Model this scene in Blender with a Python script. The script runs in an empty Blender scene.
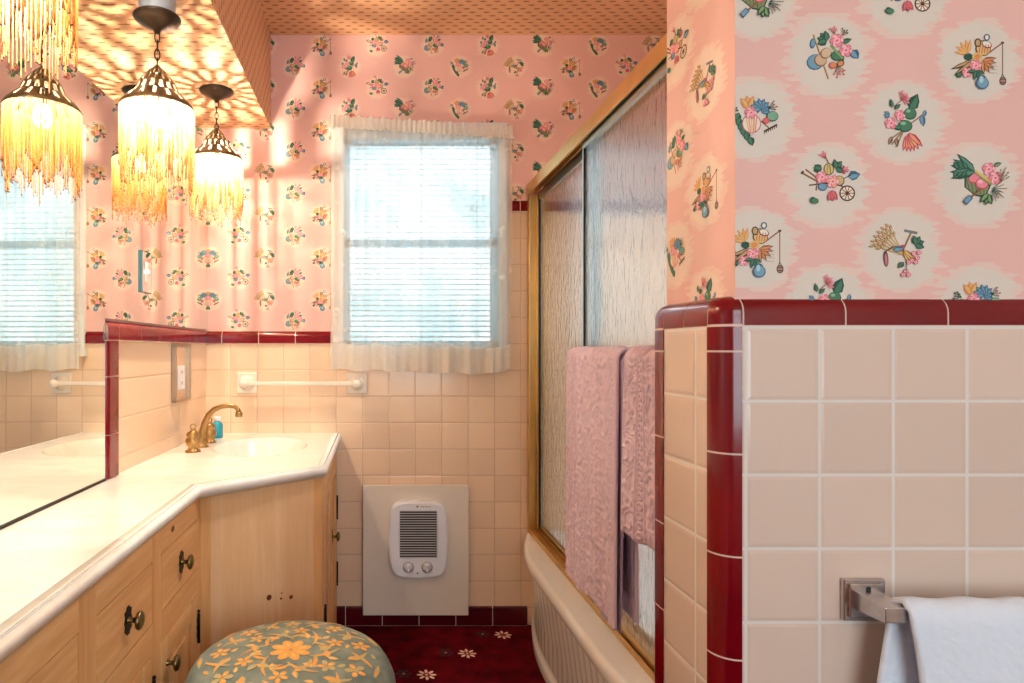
import bpy, bmesh, math, random
from mathutils import Vector, Matrix
R = math.radians
PI = math.pi
sc = bpy.context.scene
COL = sc.collection
random.seed(7)

# ------------------------------------------------------------------ camera
F = 620.0                     # focal length in pixels of the 1024 px frame
EYE = 1.141
cam_d = bpy.data.cameras.new('camera')
cam = bpy.data.objects.new('camera', cam_d)
COL.objects.link(cam)
cam.location = (0, 0, EYE)
cam.rotation_euler = (R(90), 0, 0)
cam_d.sensor_width = 36.0
cam_d.lens = 36.0 * F / 1024.0
cam_d.shift_x = (512 - 375) / 1024.0
cam_d.shift_y = (350 - 341.5) / 1024.0
cam_d.clip_start = 0.01
sc.camera = cam

# ------------------------------------------------------------------ world, daylight, exposure
sc.view_settings.view_transform = 'Standard'
sc.view_settings.look = 'None'
sc.view_settings.exposure = 0.14
sc.view_settings.gamma = 1.0
sc.view_settings.use_curve_mapping = False
try:
    sc.cycles.use_denoising = True
    sc.cycles.max_bounces = 12
    sc.cycles.transparent_max_bounces = 24
    sc.cycles.sample_clamp_indirect = 6.0
    sc.cycles.blur_glossy = 0.5
except Exception:
    pass

world = bpy.data.worlds.new('daylight')
sc.world = world
world.use_nodes = True
wn = world.node_tree
bgn = wn.nodes['Background']
tc = wn.nodes.new('ShaderNodeTexCoord')
ns = wn.nodes.new('ShaderNodeTexNoise')
ns.inputs['Scale'].default_value = 9
ns.inputs['Detail'].default_value = 4
wn.links.new(tc.outputs['Generated'], ns.inputs['Vector'])
rp = wn.nodes.new('ShaderNodeValToRGB')
rp.color_ramp.elements[0].position = 0.40
rp.color_ramp.elements[0].color = (0.36, 0.60, 0.68, 1)
rp.color_ramp.elements[1].position = 0.60
rp.color_ramp.elements[1].color = (0.72, 0.92, 1.0, 1)
wn.links.new(ns.outputs['Fac'], rp.inputs['Fac'])
wn.links.new(rp.outputs['Color'], bgn.inputs['Color'])
bgn.inputs['Strength'].default_value = 2.2

YB = 2.572                    # back wall
ZC = 2.448                    # ceiling
ZS = 2.06                     # soffit underside
YR = -1.5                     # wall behind the camera
XR = 1.62


def portal(name, loc, rot, sx, sy):
    l = bpy.data.lights.new(name, 'AREA')
    l.shape = 'RECTANGLE'
    l.size = sx
    l.size_y = sy
    l.cycles.is_portal = True
    o = bpy.data.objects.new(name, l)
    o.location = loc
    o.rotation_euler = rot
    COL.objects.link(o)


sk = bpy.data.lights.new('added_sky_fill', 'AREA')  # area light added out of view, standing in for sky to brighten the room
sk.shape = 'RECTANGLE'
sk.size = 1.2
sk.size_y = 0.8
sk.energy = 62.0
sk.color = (0.86, 0.94, 1.0)
sko = bpy.data.objects.new('added_sky_fill', sk)
sko.location = (0.25, YB + 0.95, 2.75)
sko.rotation_euler = (R(-42), 0, 0)
COL.objects.link(sko)
portal('window_daylight', (0.197, YB + 0.16, 1.617), (R(-90), 0, 0), 0.65, 0.91)
rl = bpy.data.lights.new('added_rear_fill', 'AREA')  # unseen area light added behind the camera to brighten the near wall
rl.shape = 'RECTANGLE'
rl.size = 1.4
rl.size_y = 1.4
rl.energy = 24.0
rl.color = (0.88, 0.94, 1.0)
rlo = bpy.data.objects.new('added_rear_fill', rl)
rlo.location = (0.75, YR - 0.09, 1.45)
rlo.rotation_euler = (R(90), 0, 0)
COL.objects.link(rlo)


# ------------------------------------------------------------------ colours and materials
def s2l(c):
    return tuple(((v / 255.0) / 12.92 if v / 255.0 <= 0.04045 else ((v / 255.0 + 0.055) / 1.055) ** 2.4) for v in c)


def rgba(c):
    return (*s2l(c), 1.0)


class NT:
    def __init__(self, name):
        self.m = bpy.data.materials.new(name)
        self.m.use_nodes = True
        self.t = self.m.node_tree
        self.b = self.t.nodes['Principled BSDF']
        self.out = self.t.nodes['Material Output']

    def n(self, kind, **kw):
        nd = self.t.nodes.new('ShaderNode' + kind)
        for k, v in kw.items():
            setattr(nd, k, v)
        return nd

    def put(self, sock, v):
        if hasattr(v, 'is_output'):
            self.t.links.new(v, sock)
        else:
            sock.default_value = v

    def math(self, op, a, b=0.0, c=0.0, clamp=False):
        nd = self.n('Math', operation=op)
        nd.use_clamp = clamp
        self.put(nd.inputs[0], a)
        self.put(nd.inputs[1], b)
        self.put(nd.inputs[2], c)
        return nd.outputs[0]

    def mix(self, f, a, b):
        nd = self.n('Mix', data_type='RGBA')
        self.put(nd.inputs[0], f)
        self.put(nd.inputs[6], a)
        self.put(nd.inputs[7], b)
        return nd.outputs[2]

    def ramp(self, f, stops):
        nd = self.n('ValToRGB')
        cr = nd.color_ramp
        while len(cr.elements) < len(stops):
            cr.elements.new(0.5)
        for e, (p, c) in zip(cr.elements, stops):
            e.position = p
            e.color = c
        self.put(nd.inputs[0], f)
        return nd.outputs[0]

    def smooth(self, v, lo, hi):
        nd = self.n('MapRange', interpolation_type='SMOOTHSTEP')
        self.put(nd.inputs[0], v)
        nd.inputs[1].default_value = lo
        nd.inputs[2].default_value = hi
        return nd.outputs[0]

    def uv(self):
        nd = self.n('UVMap')
        sp = self.n('SeparateXYZ')
        self.t.links.new(nd.outputs[0], sp.inputs[0])
        return nd.outputs[0], sp.outputs[0], sp.outputs[1]

    def obj(self, scale=(1, 1, 1)):
        nd = self.n('TexCoord')
        mp = self.n('Mapping')
        mp.inputs['Scale'].default_value = scale
        self.t.links.new(nd.outputs['Object'], mp.inputs['Vector'])
        return mp.outputs[0]

    def noise(self, vec, scale, detail=3, rough=0.5, col=False, dist=0.0):
        nd = self.n('TexNoise')
        self.put(nd.inputs['Vector'], vec)
        nd.inputs['Scale'].default_value = scale
        nd.inputs['Detail'].default_value = detail
        nd.inputs['Roughness'].default_value = rough
        nd.inputs['Distortion'].default_value = dist
        return nd.outputs[1 if col else 0]

    def voro(self, vec, scale, feature='F1', out=0):
        nd = self.n('TexVoronoi', feature=feature)
        self.put(nd.inputs['Vector'], vec)
        nd.inputs['Scale'].default_value = scale
        return nd.outputs[out]

    def bump(self, h, strength=0.3, dist=0.002, to=True):
        nd = self.n('Bump')
        nd.inputs['Strength'].default_value = strength
        nd.inputs['Distance'].default_value = dist
        self.put(nd.inputs['Height'], h)
        if to:
            self.t.links.new(nd.outputs[0], self.b.inputs['Normal'])
        return nd.outputs[0]

    def base(self, c=None, rough=None, metal=None, spec=None, coat=None):
        if c is not None:
            self.put(self.b.inputs['Base Color'], c)
        if rough is not None:
            self.put(self.b.inputs['Roughness'], rough)
        if metal is not None:
            self.b.inputs['Metallic'].default_value = metal
        if spec is not None:
            self.b.inputs['Specular IOR Level'].default_value = spec
        if coat is not None:
            self.b.inputs['Coat Weight'].default_value = coat
        return self


def plain(name, c, rough=0.5, metal=0.0, grain=0.0, gscale=40, coat=None, bstr=0.0, bscale=200):
    t = NT(name)
    v = t.obj()
    if grain:
        n_ = t.noise(v, gscale)
        lo = rgba(tuple(max(0, x * (1 - grain)) for x in c))
        hi = rgba(tuple(min(255, x * (1 + grain * 0.6)) for x in c))
        t.base(t.mix(n_, lo, hi))
    else:
        t.base(rgba(c))
    t.base(None, rough, metal, coat=coat)
    if bstr:
        t.bump(t.noise(v, bscale), bstr, 0.001)
    return t.m


def tile_mat(name, c, grout, pu=0.1095, pv=0.1095, gw=0.0016, var=0.028, nov=False):
    t = NT(name)
    vec, u, v = t.uv()

    def edge(x, p):
        f = t.math('FRACT', t.math('DIVIDE', x, p))
        d = t.math('MINIMUM', f, t.math('SUBTRACT', 1.0, f))
        return t.math('MULTIPLY', d, p)
    eu, ev = edge(u, pu), edge(v, pv)
    e = t.math('MINIMUM', eu, ev)
    m = t.smooth(e, gw * 0.55, gw * 1.1)
    cu = t.math('FLOOR', t.math('DIVIDE', u, pu))
    cv = t.math('FLOOR', t.math('DIVIDE', v, pv))
    cb = t.n('CombineXYZ')
    t.put(cb.inputs[0], cu)
    t.put(cb.inputs[1], cv)
    wnz = t.n('TexWhiteNoise', noise_dimensions='2D')
    t.put(wnz.inputs['Vector'], cb.outputs[0])
    lo = rgba(tuple(x * (1 - var) for x in c))
    hi = rgba(tuple(min(255, x * (1 + var * 0.5)) for x in c))
    cc = t.mix(wnz.outputs[0], lo, hi)
    col = t.mix(m, rgba(grout), cc)
    rough = t.math('SUBTRACT', 0.75, t.math('MULTIPLY', m, 0.58))
    t.base(col, rough)
    h = t.smooth(e, gw * 0.4, gw * 3.2)
    wob = t.noise(vec, 14, 2)
    hh = t.math('ADD', h, t.math('MULTIPLY', wob, 0.25))
    t.bump(hh, 0.55, 0.0016)
    return t.m


def dash_paper(name, ground, dash):
    """small printed dashes in staggered rows"""
    t = NT(name)
    vec, u, v = t.uv()
    px, py = 0.054, 0.05

    def cell(ox, oy):
        fu = t.math('SUBTRACT', t.math('FRACT', t.math('DIVIDE', t.math('ADD', u, ox), px)), 0.5)
        fv = t.math('SUBTRACT', t.math('FRACT', t.math('DIVIDE', t.math('ADD', v, oy), py)), 0.5)
        fu = t.math('MULTIPLY', fu, px / 0.012)
        fv = t.math('MULTIPLY', fv, py / 0.0042)
        return t.math('ADD', t.math('MULTIPLY', fu, fu), t.math('MULTIPLY', fv, fv))
    d = t.math('MINIMUM', cell(0, 0), cell(px / 2, py / 2))
    d = t.math('ADD', d, t.math('MULTIPLY', t.noise(vec, 220, 2), 0.5))
    m = t.smooth(d, 0.8, 1.9)
    wob = t.noise(vec, 5, 3)
    g = t.mix(wob, rgba(tuple(x * 0.95 for x in ground)), rgba(ground))
    t.base(t.mix(m, rgba(dash), g), 0.62)
    return t.m


def wood_mat(name, c1, c2, axis='Z', scale=1.0):
    t = NT(name)
    sx = {'Z': (14, 14, 1.1), 'Y': (14, 1.1, 14), 'X': (1.1, 14, 14)}[axis]
    v = t.obj(tuple(s * scale for s in sx))
    n1 = t.noise(v, 1.6, 4, 0.55, dist=0.6)
    n2 = t.noise(t.obj(tuple(s * 6 for s in sx)), 1.5, 3)
    f = t.math('ADD', t.math('MULTIPLY', n1, 0.8), t.math('MULTIPLY', n2, 0.25))
    c = t.ramp(f, [(0.3, rgba(c1)), (0.55, rgba(tuple((a + b) / 2 for a, b in zip(c1, c2)))), (0.72, rgba(c2))])
    t.base(c, 0.42)
    t.bump(n2, 0.08, 0.001)
    return t.m


def print_mat(name, rough=0.6):
    t = NT(name)
    a = t.n('VertexColor')
    a.layer_name = 'Col'
    t.base(a.outputs[0], rough)
    return t.m


M = {}
M['tile'] = tile_mat('peach_wall_tile', (242, 212, 180), (208, 174, 148))
M['tile_left'] = tile_mat('peach_wall_tile_long', (240, 208, 176), (208, 174, 148), pu=0.66)
M['tile_near'] = tile_mat('peach_wall_tile_pale_grout', (222, 200, 184), (226, 220, 212), gw=0.0026)
M['paper'] = plain('pink_wallpaper', (234, 188, 178), 0.6, grain=0.03, gscale=6)
M['print'] = print_mat('wallpaper_print', 0.6)
M['dash'] = dash_paper('dashed_ceiling_paper', (222, 170, 128), (142, 94, 66))
M['plaster'] = plain('white_plaster', (236, 228, 214), 0.8, grain=0.02)
M['room_plaster'] = plain('cream_room_plaster', (232, 216, 200), 0.8, grain=0.02)
M['red'] = plain('oxblood_glazed_tile', (120, 3, 18), 0.16, grain=0.25, gscale=7, coat=0.15)
M['red_dark'] = plain('dark_red_base_tile', (84, 8, 20), 0.22, grain=0.15, gscale=8)
M['grout'] = plain('pale_grout', (226, 200, 184), 0.8)
M['mirror'] = plain('silvered_mirror', (238, 242, 236), 0.0, 1.0)
M['mirror_edge'] = plain('green_glass_edge', (40, 84, 76), 0.15)
M['dark'] = plain('dark_metal_strip', (48, 38, 30), 0.4, 0.6)
M['pine'] = wood_mat('honey_pine', (204, 142, 84), (238, 190, 130), 'Z')
M['pine_y'] = wood_mat('honey_pine_rail', (204, 142, 84), (238, 190, 130), 'Y')
M['pine_light'] = wood_mat('pale_pine_boards', (220, 170, 120), (240, 202, 156), 'Z', 0.5)
M['cavity'] = plain('dark_gap', (40, 22, 12), 0.9)
M['knot'] = plain('pine_knot', (112, 52, 30), 0.5)
M['iron'] = plain('black_iron', (30, 27, 24), 0.45, 0.7, bstr=0.3)
M['knob'] = plain('aged_brass', (132, 118, 78), 0.28, 1.0)
M['brass'] = plain('antique_brass', (172, 138, 88), 0.28, 1.0, grain=0.15, gscale=30)
M['gold'] = plain('gold_anodised_aluminium', (226, 186, 118), 0.36, 1.0, grain=0.1, gscale=12)
M['silver'] = plain('brushed_silver_rail', (196, 200, 196), 0.3, 1.0)
M['black'] = plain('black_gasket', (18, 20, 18), 0.5)
M['chrome'] = plain('worn_chrome', (206, 202, 202), 0.24, 1.0, grain=0.15, gscale=60)
M['porcelain'] = plain('white_glazed_ceramic', (240, 228, 212), 0.12, coat=0.5)
M['enamel'] = plain('tub_enamel', (246, 244, 238), 0.13, grain=0.02, coat=0.4)
M['plastic'] = plain('white_plastic', (236, 238, 244), 0.35)
M['louver'] = plain('grey_plastic', (196, 198, 204), 0.4)
M['panel'] = plain('cream_painted_board', (232, 222, 206), 0.5, grain=0.04, gscale=5)
M['slat'] = None
M['bronze'] = plain('dark_bronze', (66, 52, 42), 0.38, 0.75, grain=0.2)
M['cap'] = plain('pierced_pewter', (128, 112, 92), 0.34, 0.85, grain=0.25, gscale=80)
M['spacer'] = plain('blue_grey_steel', (152, 176, 200), 0.3, 0.5)
M['white_wood'] = plain('white_painted_wood', (232, 236, 236), 0.45)
M['blue'] = plain('blue_glass', (36, 150, 176), 0.15)
M['leg_wood'] = plain('dark_turned_wood', (92, 56, 34), 0.4)
M['stool_print'] = print_mat('needlepoint_print', 0.85)


def marble_mat():
    t = NT('cultured_marble')
    v = t.obj((1.0, 2.2, 1.0))
    n1 = t.noise(v, 3.2, 5, 0.6, dist=1.6)
    c = t.ramp(n1, [(0.3, rgba((232, 226, 214))), (0.5, rgba((241, 237, 228))), (0.7, rgba((246, 244, 238)))])
    t.base(c, 0.16, coat=0.3)
    return t.m


M['marble'] = marble_mat()


def blind_mat():
    t = NT('white_blind_slat')
    t.base(rgba((226, 238, 240)), 0.5)
    tr = t.n('BsdfTranslucent')
    tr.inputs[0].default_value = rgba((210, 232, 240))
    mx = t.n('MixShader')
    mx.inputs[0].default_value = 0.72
    t.t.links.new(t.b.outputs[0], mx.inputs[1])
    t.t.links.new(tr.outputs[0], mx.inputs[2])
    t.t.links.new(mx.outputs[0], t.out.inputs[0])
    return t.m


M['slat'] = blind_mat()


def glass_mat():
    t = NT('window_glass')
    gl = t.n('BsdfGlossy')
    gl.inputs['Roughness'].default_value = 0.02
    tr = t.n('BsdfTransparent')
    fr = t.n('Fresnel')
    mx = t.n('MixShader')
    t.t.links.new(fr.outputs[0], mx.inputs[0])
    t.t.links.new(tr.outputs[0], mx.inputs[1])
    t.t.links.new(gl.outputs[0], mx.inputs[2])
    t.t.links.new(mx.outputs[0], t.out.inputs[0])
    return t.m


M['glass'] = glass_mat()


def rain_glass():
    t = NT('rippled_shower_glass')
    v = t.obj((1.0, 1.0, 0.42))
    n1 = t.noise(v, 46, 3, 0.55, dist=0.9)
    bn = t.bump(n1, 0.42, 0.004, to=False)
    rf = t.n('BsdfGlass')
    rf.inputs['Roughness'].default_value = 0.10
    rf.inputs['IOR'].default_value = 1.22
    rf.inputs['Color'].default_value = (0.93, 0.97, 1.0, 1)
    gl = t.n('BsdfGlossy')
    gl.inputs['Roughness'].default_value = 0.16
    for s in (rf, gl):
        t.t.links.new(bn, s.inputs['Normal'])
    a = t.n('MixShader')
    a.inputs[0].default_value = 0.16
    t.t.links.new(rf.outputs[0], a.inputs[1])
    t.t.links.new(gl.outputs[0], a.inputs[2])
    t.t.links.new(a.outputs[0], t.out.inputs[0])
    return t.m


M['rain'] = rain_glass()


def lace_mat(name, dens, c=(250, 244, 232)):
    t = NT(name)
    vec, u, v = t.uv()
    vr = t.voro(vec, 13, 'F1')
    sprig = t.smooth(vr, 0.30, 0.16)
    n1 = t.noise(vec, 30, 4, 0.6)
    n2 = t.noise(vec, 320, 2, 0.5)
    lace = t.math('MULTIPLY', sprig, t.smooth(n1, 0.42, 0.6))
    d = t.math('ADD', t.math('MULTIPLY', lace, 0.24), t.math('ADD', dens, t.math('MULTIPLY', t.math('SUBTRACT', n2, 0.5), 0.35)), clamp=True)
    df = t.n('BsdfDiffuse')
    df.inputs[0].default_value = rgba(c)
    tl = t.n('BsdfTranslucent')
    tl.inputs[0].default_value = rgba(c)
    tp = t.n('BsdfTransparent')
    a = t.n('MixShader')
    a.inputs[0].default_value = 0.45
    t.t.links.new(df.outputs[0], a.inputs[1])
    t.t.links.new(tl.outputs[0], a.inputs[2])
    b = t.n('MixShader')
    t.t.links.new(d, b.inputs[0])
    t.t.links.new(tp.outputs[0], b.inputs[1])
    t.t.links.new(a.outputs[0], b.inputs[2])
    t.t.links.new(b.outputs[0], t.out.inputs[0])
    return t.m


M['lace'] = lace_mat('sheer_lace', 0.52)
M['lace_thick'] = lace_mat('dense_lace', 0.95)


def bead_mat():
    t = NT('glass_beads')
    a = t.n('VertexColor')
    a.layer_name = 'Col'
    v = t.obj((1, 1, 1))
    n1 = t.noise(v, 260, 2)
    c = t.mix(t.smooth(n1, 0.35, 0.6), a.outputs[0], (1.0, 0.92, 0.72, 1))
    c = t.mix(0.6, c, a.outputs[0])
    t.base(c, 0.15)
    tl = t.n('BsdfTranslucent')
    t.t.links.new(c, tl.inputs[0])
    tp = t.n('BsdfTransparent')
    t.t.links.new(a.outputs[0], tp.inputs[0])
    m1 = t.n('MixShader')
    m1.inputs[0].default_value = 0.6
    t.t.links.new(t.b.outputs[0], m1.inputs[1])
    t.t.links.new(tl.outputs[0], m1.inputs[2])
    m2 = t.n('MixShader')
    m2.inputs[0].default_value = 0.18
    t.t.links.new(m1.outputs[0], m2.inputs[1])
    t.t.links.new(tp.outputs[0], m2.inputs[2])
    t.t.links.new(m2.outputs[0], t.out.inputs[0])
    return t.m


M['bead'] = bead_mat()


def bulb_mat():
    t = NT('clear_bulb_lit')
    em = t.n('Emission')
    em.inputs[0].default_value = (1.0, 0.84, 0.6, 1)
    em.inputs[1].default_value = 40
    tp = t.n('BsdfTransparent')
    mx = t.n('MixShader')
    mx.inputs[0].default_value = 0.25
    t.t.links.new(tp.outputs[0], mx.inputs[1])
    t.t.links.new(em.outputs[0], mx.inputs[2])
    t.t.links.new(mx.outputs[0], t.out.inputs[0])
    return t.m


M['bulb'] = bulb_mat()


def towel_mat(name, c, scale=40, strength=0.7, dist=0.006, dark=0.8):
    t = NT(name)
    vec, u, v = t.uv()
    n0 = t.noise(vec, scale * 0.5, 2, 0.5, dist=1.5)
    w = t.voro(vec, scale * 1.5, 'SMOOTH_F1')
    band = t.math('ABSOLUTE', t.math('SINE', t.math('MULTIPLY', u, 75)))
    h = t.math('ADD', t.math('MULTIPLY', w, 1.0), t.math('ADD', t.math('MULTIPLY', n0, 0.9), t.math('MULTIPLY', band, 0.35)))
    fz = t.noise(vec, 900, 2)
    h2 = t.math('ADD', h, t.math('MULTIPLY', fz, 0.25))
    t.base(rgba(c), 0.95)
    t.b.inputs['Sheen Weight'].default_value = 0.3
    t.bump(h2, strength, dist)
    return t.m


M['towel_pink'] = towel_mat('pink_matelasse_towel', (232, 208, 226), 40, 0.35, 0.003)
M['towel_lilac_shade'] = towel_mat('lilac_shaded_towel', (184, 164, 196))  # lilac of the inner fold, mostly shade put into the colour
M['terry'] = towel_mat('white_terry_towel', (228, 238, 250), 60, 0.5, 0.004)


def carpet_mat():
    t = NT('burgundy_carpet')
    v = t.obj()
    n1 = t.noise(v, 700, 2)
    n2 = t.noise(v, 14, 3)
    c = t.ramp(n2, [(0.3, rgba((66, 2, 12))), (0.6, rgba((96, 6, 20))), (0.8, rgba((116, 10, 26)))])
    t.base(c, 1.0, spec=0.05)
    t.bump(n1, 0.8, 0.004)
    return t.m


M['carpet'] = carpet_mat()
M['carpet_print'] = print_mat('carpet_pattern', 1.0)


# ------------------------------------------------------------------ mesh helpers
class MB:
    def __init__(self):
        self.v, self.f, self.mi, self.uvs, self.cols, self.sm, self.mats = [], [], [], [], [], [], []

    def mat(self, m):
        if m not in self.mats:
            self.mats.append(m)
        return self.mats.index(m)

    def face(self, pts, m, uv=None, col=None, smooth=False):
        b = len(self.v)
        self.v.extend([tuple(p) for p in pts])
        self.fidx(list(range(b, b + len(pts))), m, uv, col, smooth)

    def fidx(self, idx, m, uv=None, col=None, smooth=False):
        self.f.append(idx)
        self.mi.append(self.mat(m))
        self.uvs.append(uv or [(0, 0)] * len(idx))
        self.cols.append(col)
        self.sm.append(smooth)

    def box(self, a, b, m, bev=0.0):
        x0, y0, z0 = (min(a[i], b[i]) for i in range(3))
        x1, y1, z1 = (max(a[i], b[i]) for i in range(3))
        if bev <= 0:
            P = [(x0, y0, z0), (x1, y0, z0), (x1, y1, z0), (x0, y1, z0), (x0, y0, z1), (x1, y0, z1), (x1, y1, z1), (x0, y1, z1)]
            o = len(self.v)
            self.v.extend(P)
            for q in ((0, 3, 2, 1), (4, 5, 6, 7), (0, 1, 5, 4), (1, 2, 6, 5), (2, 3, 7, 6), (3, 0, 4, 7)):
                uv = []
                for i in q:
                    p = P[i]
                    if q in ((0, 3, 2, 1), (4, 5, 6, 7)):
                        uv.append((p[0], p[1]))
                    elif q in ((0, 1, 5, 4), (2, 3, 7, 6)):
                        uv.append((p[0], p[2]))
                    else:
                        uv.append((p[1], p[2]))
                self.fidx([o + i for i in q], m, uv)
        else:
            bm = bmesh.new()
            bmesh.ops.create_cube(bm, size=1)
            for vv in bm.verts:
                vv.co = Vector(((x0 + x1) / 2 + vv.co.x * (x1 - x0), (y0 + y1) / 2 + vv.co.y * (y1 - y0), (z0 + z1) / 2 + vv.co.z * (z1 - z0)))
            bmesh.ops.bevel(bm, geom=bm.edges[:], offset=bev, segments=2, affect='EDGES', profile=0.5)
            self.add_bm(bm, m)

    def add_bm(self, bm, m, smooth=False):
        o = len(self.v)
        bm.verts.index_update()
        self.v.extend([tuple(v.co) for v in bm.verts])
        for f in bm.faces:
            self.fidx([o + v.index for v in f.verts], m, [(v.co.x + v.co.y, v.co.z) for v in f.verts], smooth=smooth)
        bm.free()

    def grid(self, fn, nu, nv, m, closed_u=False, closed_v=False, uvf=None, colf=None, smooth=True, skip=None):
        o = len(self.v)
        cu = nu if closed_u else nu + 1
        cv = nv if closed_v else nv + 1
        for j in range(cv):
            for i in range(cu):
                self.v.append(tuple(fn(i / nu, j / nv)))
        for j in range(nv):
            for i in range(nu):
                if skip and skip(i, j):
                    continue
                i2 = (i + 1) % cu
                j2 = (j + 1) % cv
                q = [o + j * cu + i, o + j * cu + i2, o + j2 * cu + i2, o + j2 * cu + i]
                pr = [(i / nu, j / nv), ((i + 1) / nu, j / nv), ((i + 1) / nu, (j + 1) / nv), (i / nu, (j + 1) / nv)]
                uv = [uvf(*p) for p in pr] if uvf else pr
                col = [colf(*p) for p in pr] if colf else None
                self.fidx(q, m, uv, col, smooth)

    def lathe(self, prof, c, m, n=32, axis=(0, 0, 1), skip=None, smooth=True, cap=True):
        ax = Vector(axis).normalized()
        q = Vector((0, 0, 1)).rotation_difference(ax)
        c = Vector(c)
        k = len(prof) - 1

        def fn(u, v):
            r, z = prof[round(v * k)]
            a = 2 * PI * u
            return c + q @ Vector((r * math.cos(a), r * math.sin(a), z))
        self.grid(fn, n, k, m, closed_u=True, skip=skip, smooth=smooth)
        if cap:
            for (r, z), rev in ((prof[0], True), (prof[-1], False)):
                if r > 1e-5:
                    pts = [c + q @ Vector((r * math.cos(2 * PI * i / n), r * math.sin(2 * PI * i / n), z)) for i in range(n)]
                    self.face(pts[::-1] if rev else pts, m)

    def tube(self, pts, r, m, n=10, closed=False, radii=None):
        P = [Vector(p) for p in pts]
        k = len(P)
        o = len(self.v)
        nrm = None
        for i, p in enumerate(P):
            if closed:
                d = (P[(i + 1) % k] - P[i - 1]).normalized()
            else:
                d = (P[min(i + 1, k - 1)] - P[max(i - 1, 0)]).normalized()
            if nrm is None:
                nrm = d.orthogonal().normalized()
            nrm = (nrm - d * nrm.dot(d)).normalized()
            bn = d.cross(nrm)
            rr = radii[i] if radii else r
            for a in range(n):
                t = 2 * PI * a / n
                self.v.append(tuple(p + (nrm * math.cos(t) + bn * math.sin(t)) * rr))
        for i in range(k if closed else k - 1):
            i2 = (i + 1) % k
            for a in range(n):
                b = (a + 1) % n
                self.fidx([o + i * n + a, o + i * n + b, o + i2 * n + b, o + i2 * n + a], m, smooth=True)
        if not closed:
            self.fidx([o + a for a in range(n)][::-1], m)
            self.fidx([o + (k - 1) * n + a for a in range(n)], m)

    def sweep(self, path, prof, m, closed_prof=True, smooth=False, side=1.0, up=None):
        """path: 2D (x,y) points; prof: (outward, z). outward is to the left of travel * side."""
        n = len(path)
        N = []
        for i in range(n):
            ds = []
            if i > 0:
                ds.append((Vector(path[i]) - Vector(path[i - 1])).normalized())
            if i < n - 1:
                ds.append((Vector(path[i + 1]) - Vector(path[i])).normalized())
            ns_ = [Vector((-d.y, d.x)) * side for d in ds]
            a = sum(ns_, Vector((0, 0)))
            a.normalize()
            N.append(a / max(0.3, a.dot(ns_[0])))
        o = len(self.v)
        k = len(prof)
        for i in range(n):
            for (w, z) in prof:
                p = Vector(path[i]) + N[i] * w
                self.v.append((p.x, p.y, z))
        for i in range(n - 1):
            for j in range(k if closed_prof else k - 1):
                j2 = (j + 1) % k
                q = [o + i * k + j, o + (i + 1) * k + j, o + (i + 1) * k + j2, o + i * k + j2]
                if side < 0:
                    q.reverse()
                self.fidx(q, m, smooth=smooth)
        if closed_prof:
            self.fidx([o + j for j in range(k)], m)
            self.fidx([o + (n - 1) * k + j for j in range(k)][::-1], m)

    def prism(self, pts, z0, z1, m, mtop=None):
        """vertical prism over 2D polygon (ccw)"""
        n = len(pts)
        self.face([(x, y, z1) for x, y in pts], mtop or m, [(x, y) for x, y in pts])
        self.face([(x, y, z0) for x, y in pts][::-1], m)
        for i in range(n):
            a, b = pts[i], pts[(i + 1) % n]
            self.face([(a[0], a[1], z0), (b[0], b[1], z0), (b[0], b[1], z1), (a[0], a[1], z1)], m)

    def build(self, name, parent=None, loc=None, label=None, bevel=0.0, angle=40):
        me = bpy.data.meshes.new(name)
        me.from_pydata(self.v, [], self.f)
        for m in self.mats:
            me.materials.append(m)
        uvl = me.uv_layers.new(name='UVMap')
        flat = []
        for u in self.uvs:
            for p in u:
                flat.extend(p)
        uvl.data.foreach_set('uv', flat)
        if any(c is not None for c in self.cols):
            ca = me.color_attributes.new('Col', 'FLOAT_COLOR', 'CORNER')
            fl = []
            for f, c in zip(self.f, self.cols):
                if c is None:
                    fl.extend([1, 1, 1, 1] * len(f))
                elif isinstance(c, list):
                    for q in c:
                        fl.extend((*q, 1.0))
                else:
                    fl.extend([*c, 1.0] * len(f))
            ca.data.foreach_set('color', fl)
        me.polygons.foreach_set('material_index', self.mi)
        me.polygons.foreach_set('use_smooth', self.sm)
        me.update()
        o = bpy.data.objects.new(name, me)
        COL.objects.link(o)
        if loc is not None:
            o.location = loc
        if parent is not None:
            o.parent = parent
        if label:
            o['label'] = label
        if bevel:
            md = o.modifiers.new('bevel', 'BEVEL')
            md.width = bevel
            md.segments = 2
            md.limit_method = 'ANGLE'
            md.angle_limit = R(angle)
            md.harden_normals = False
        return o


def empty(name, label, cat, loc=(0, 0, 0), rz=0, group=None):
    o = bpy.data.objects.new(name, None)
    o.location = loc
    o.rotation_euler = (0, 0, rz)
    COL.objects.link(o)
    o['label'] = label
    o['category'] = cat
    if group:
        o['group'] = group
    return o


def tag(o, label, cat, group=None):
    o['label'] = label
    o['category'] = cat
    if group:
        o['group'] = group
    return o


def structure(o, label=None):
    o['kind'] = 'structure'
    if label:
        o['label'] = label
    return o


def copy_tree(o, parent=None):
    c = o.copy()
    COL.objects.link(c)
    if parent is not None:
        c.parent = parent
    for ch in list(o.children):
        copy_tree(ch, c)
    return c


# ------------------------------------------------------------------ printed motifs (wallpaper, stool, carpet)
PINK, LPINK, DPINK = (236, 138, 150), (248, 186, 190), (196, 70, 92)
GRN, DGRN, LGRN = (66, 124, 92), (28, 78, 62), (132, 164, 100)
BRN, DBRN, YEL, ORG, BLU, DBLU, CRM = (140, 92, 62), (70, 44, 34), (226, 188, 110), (222, 142, 84), (112, 160, 182), (58, 96, 126), (238, 226, 204)


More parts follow.
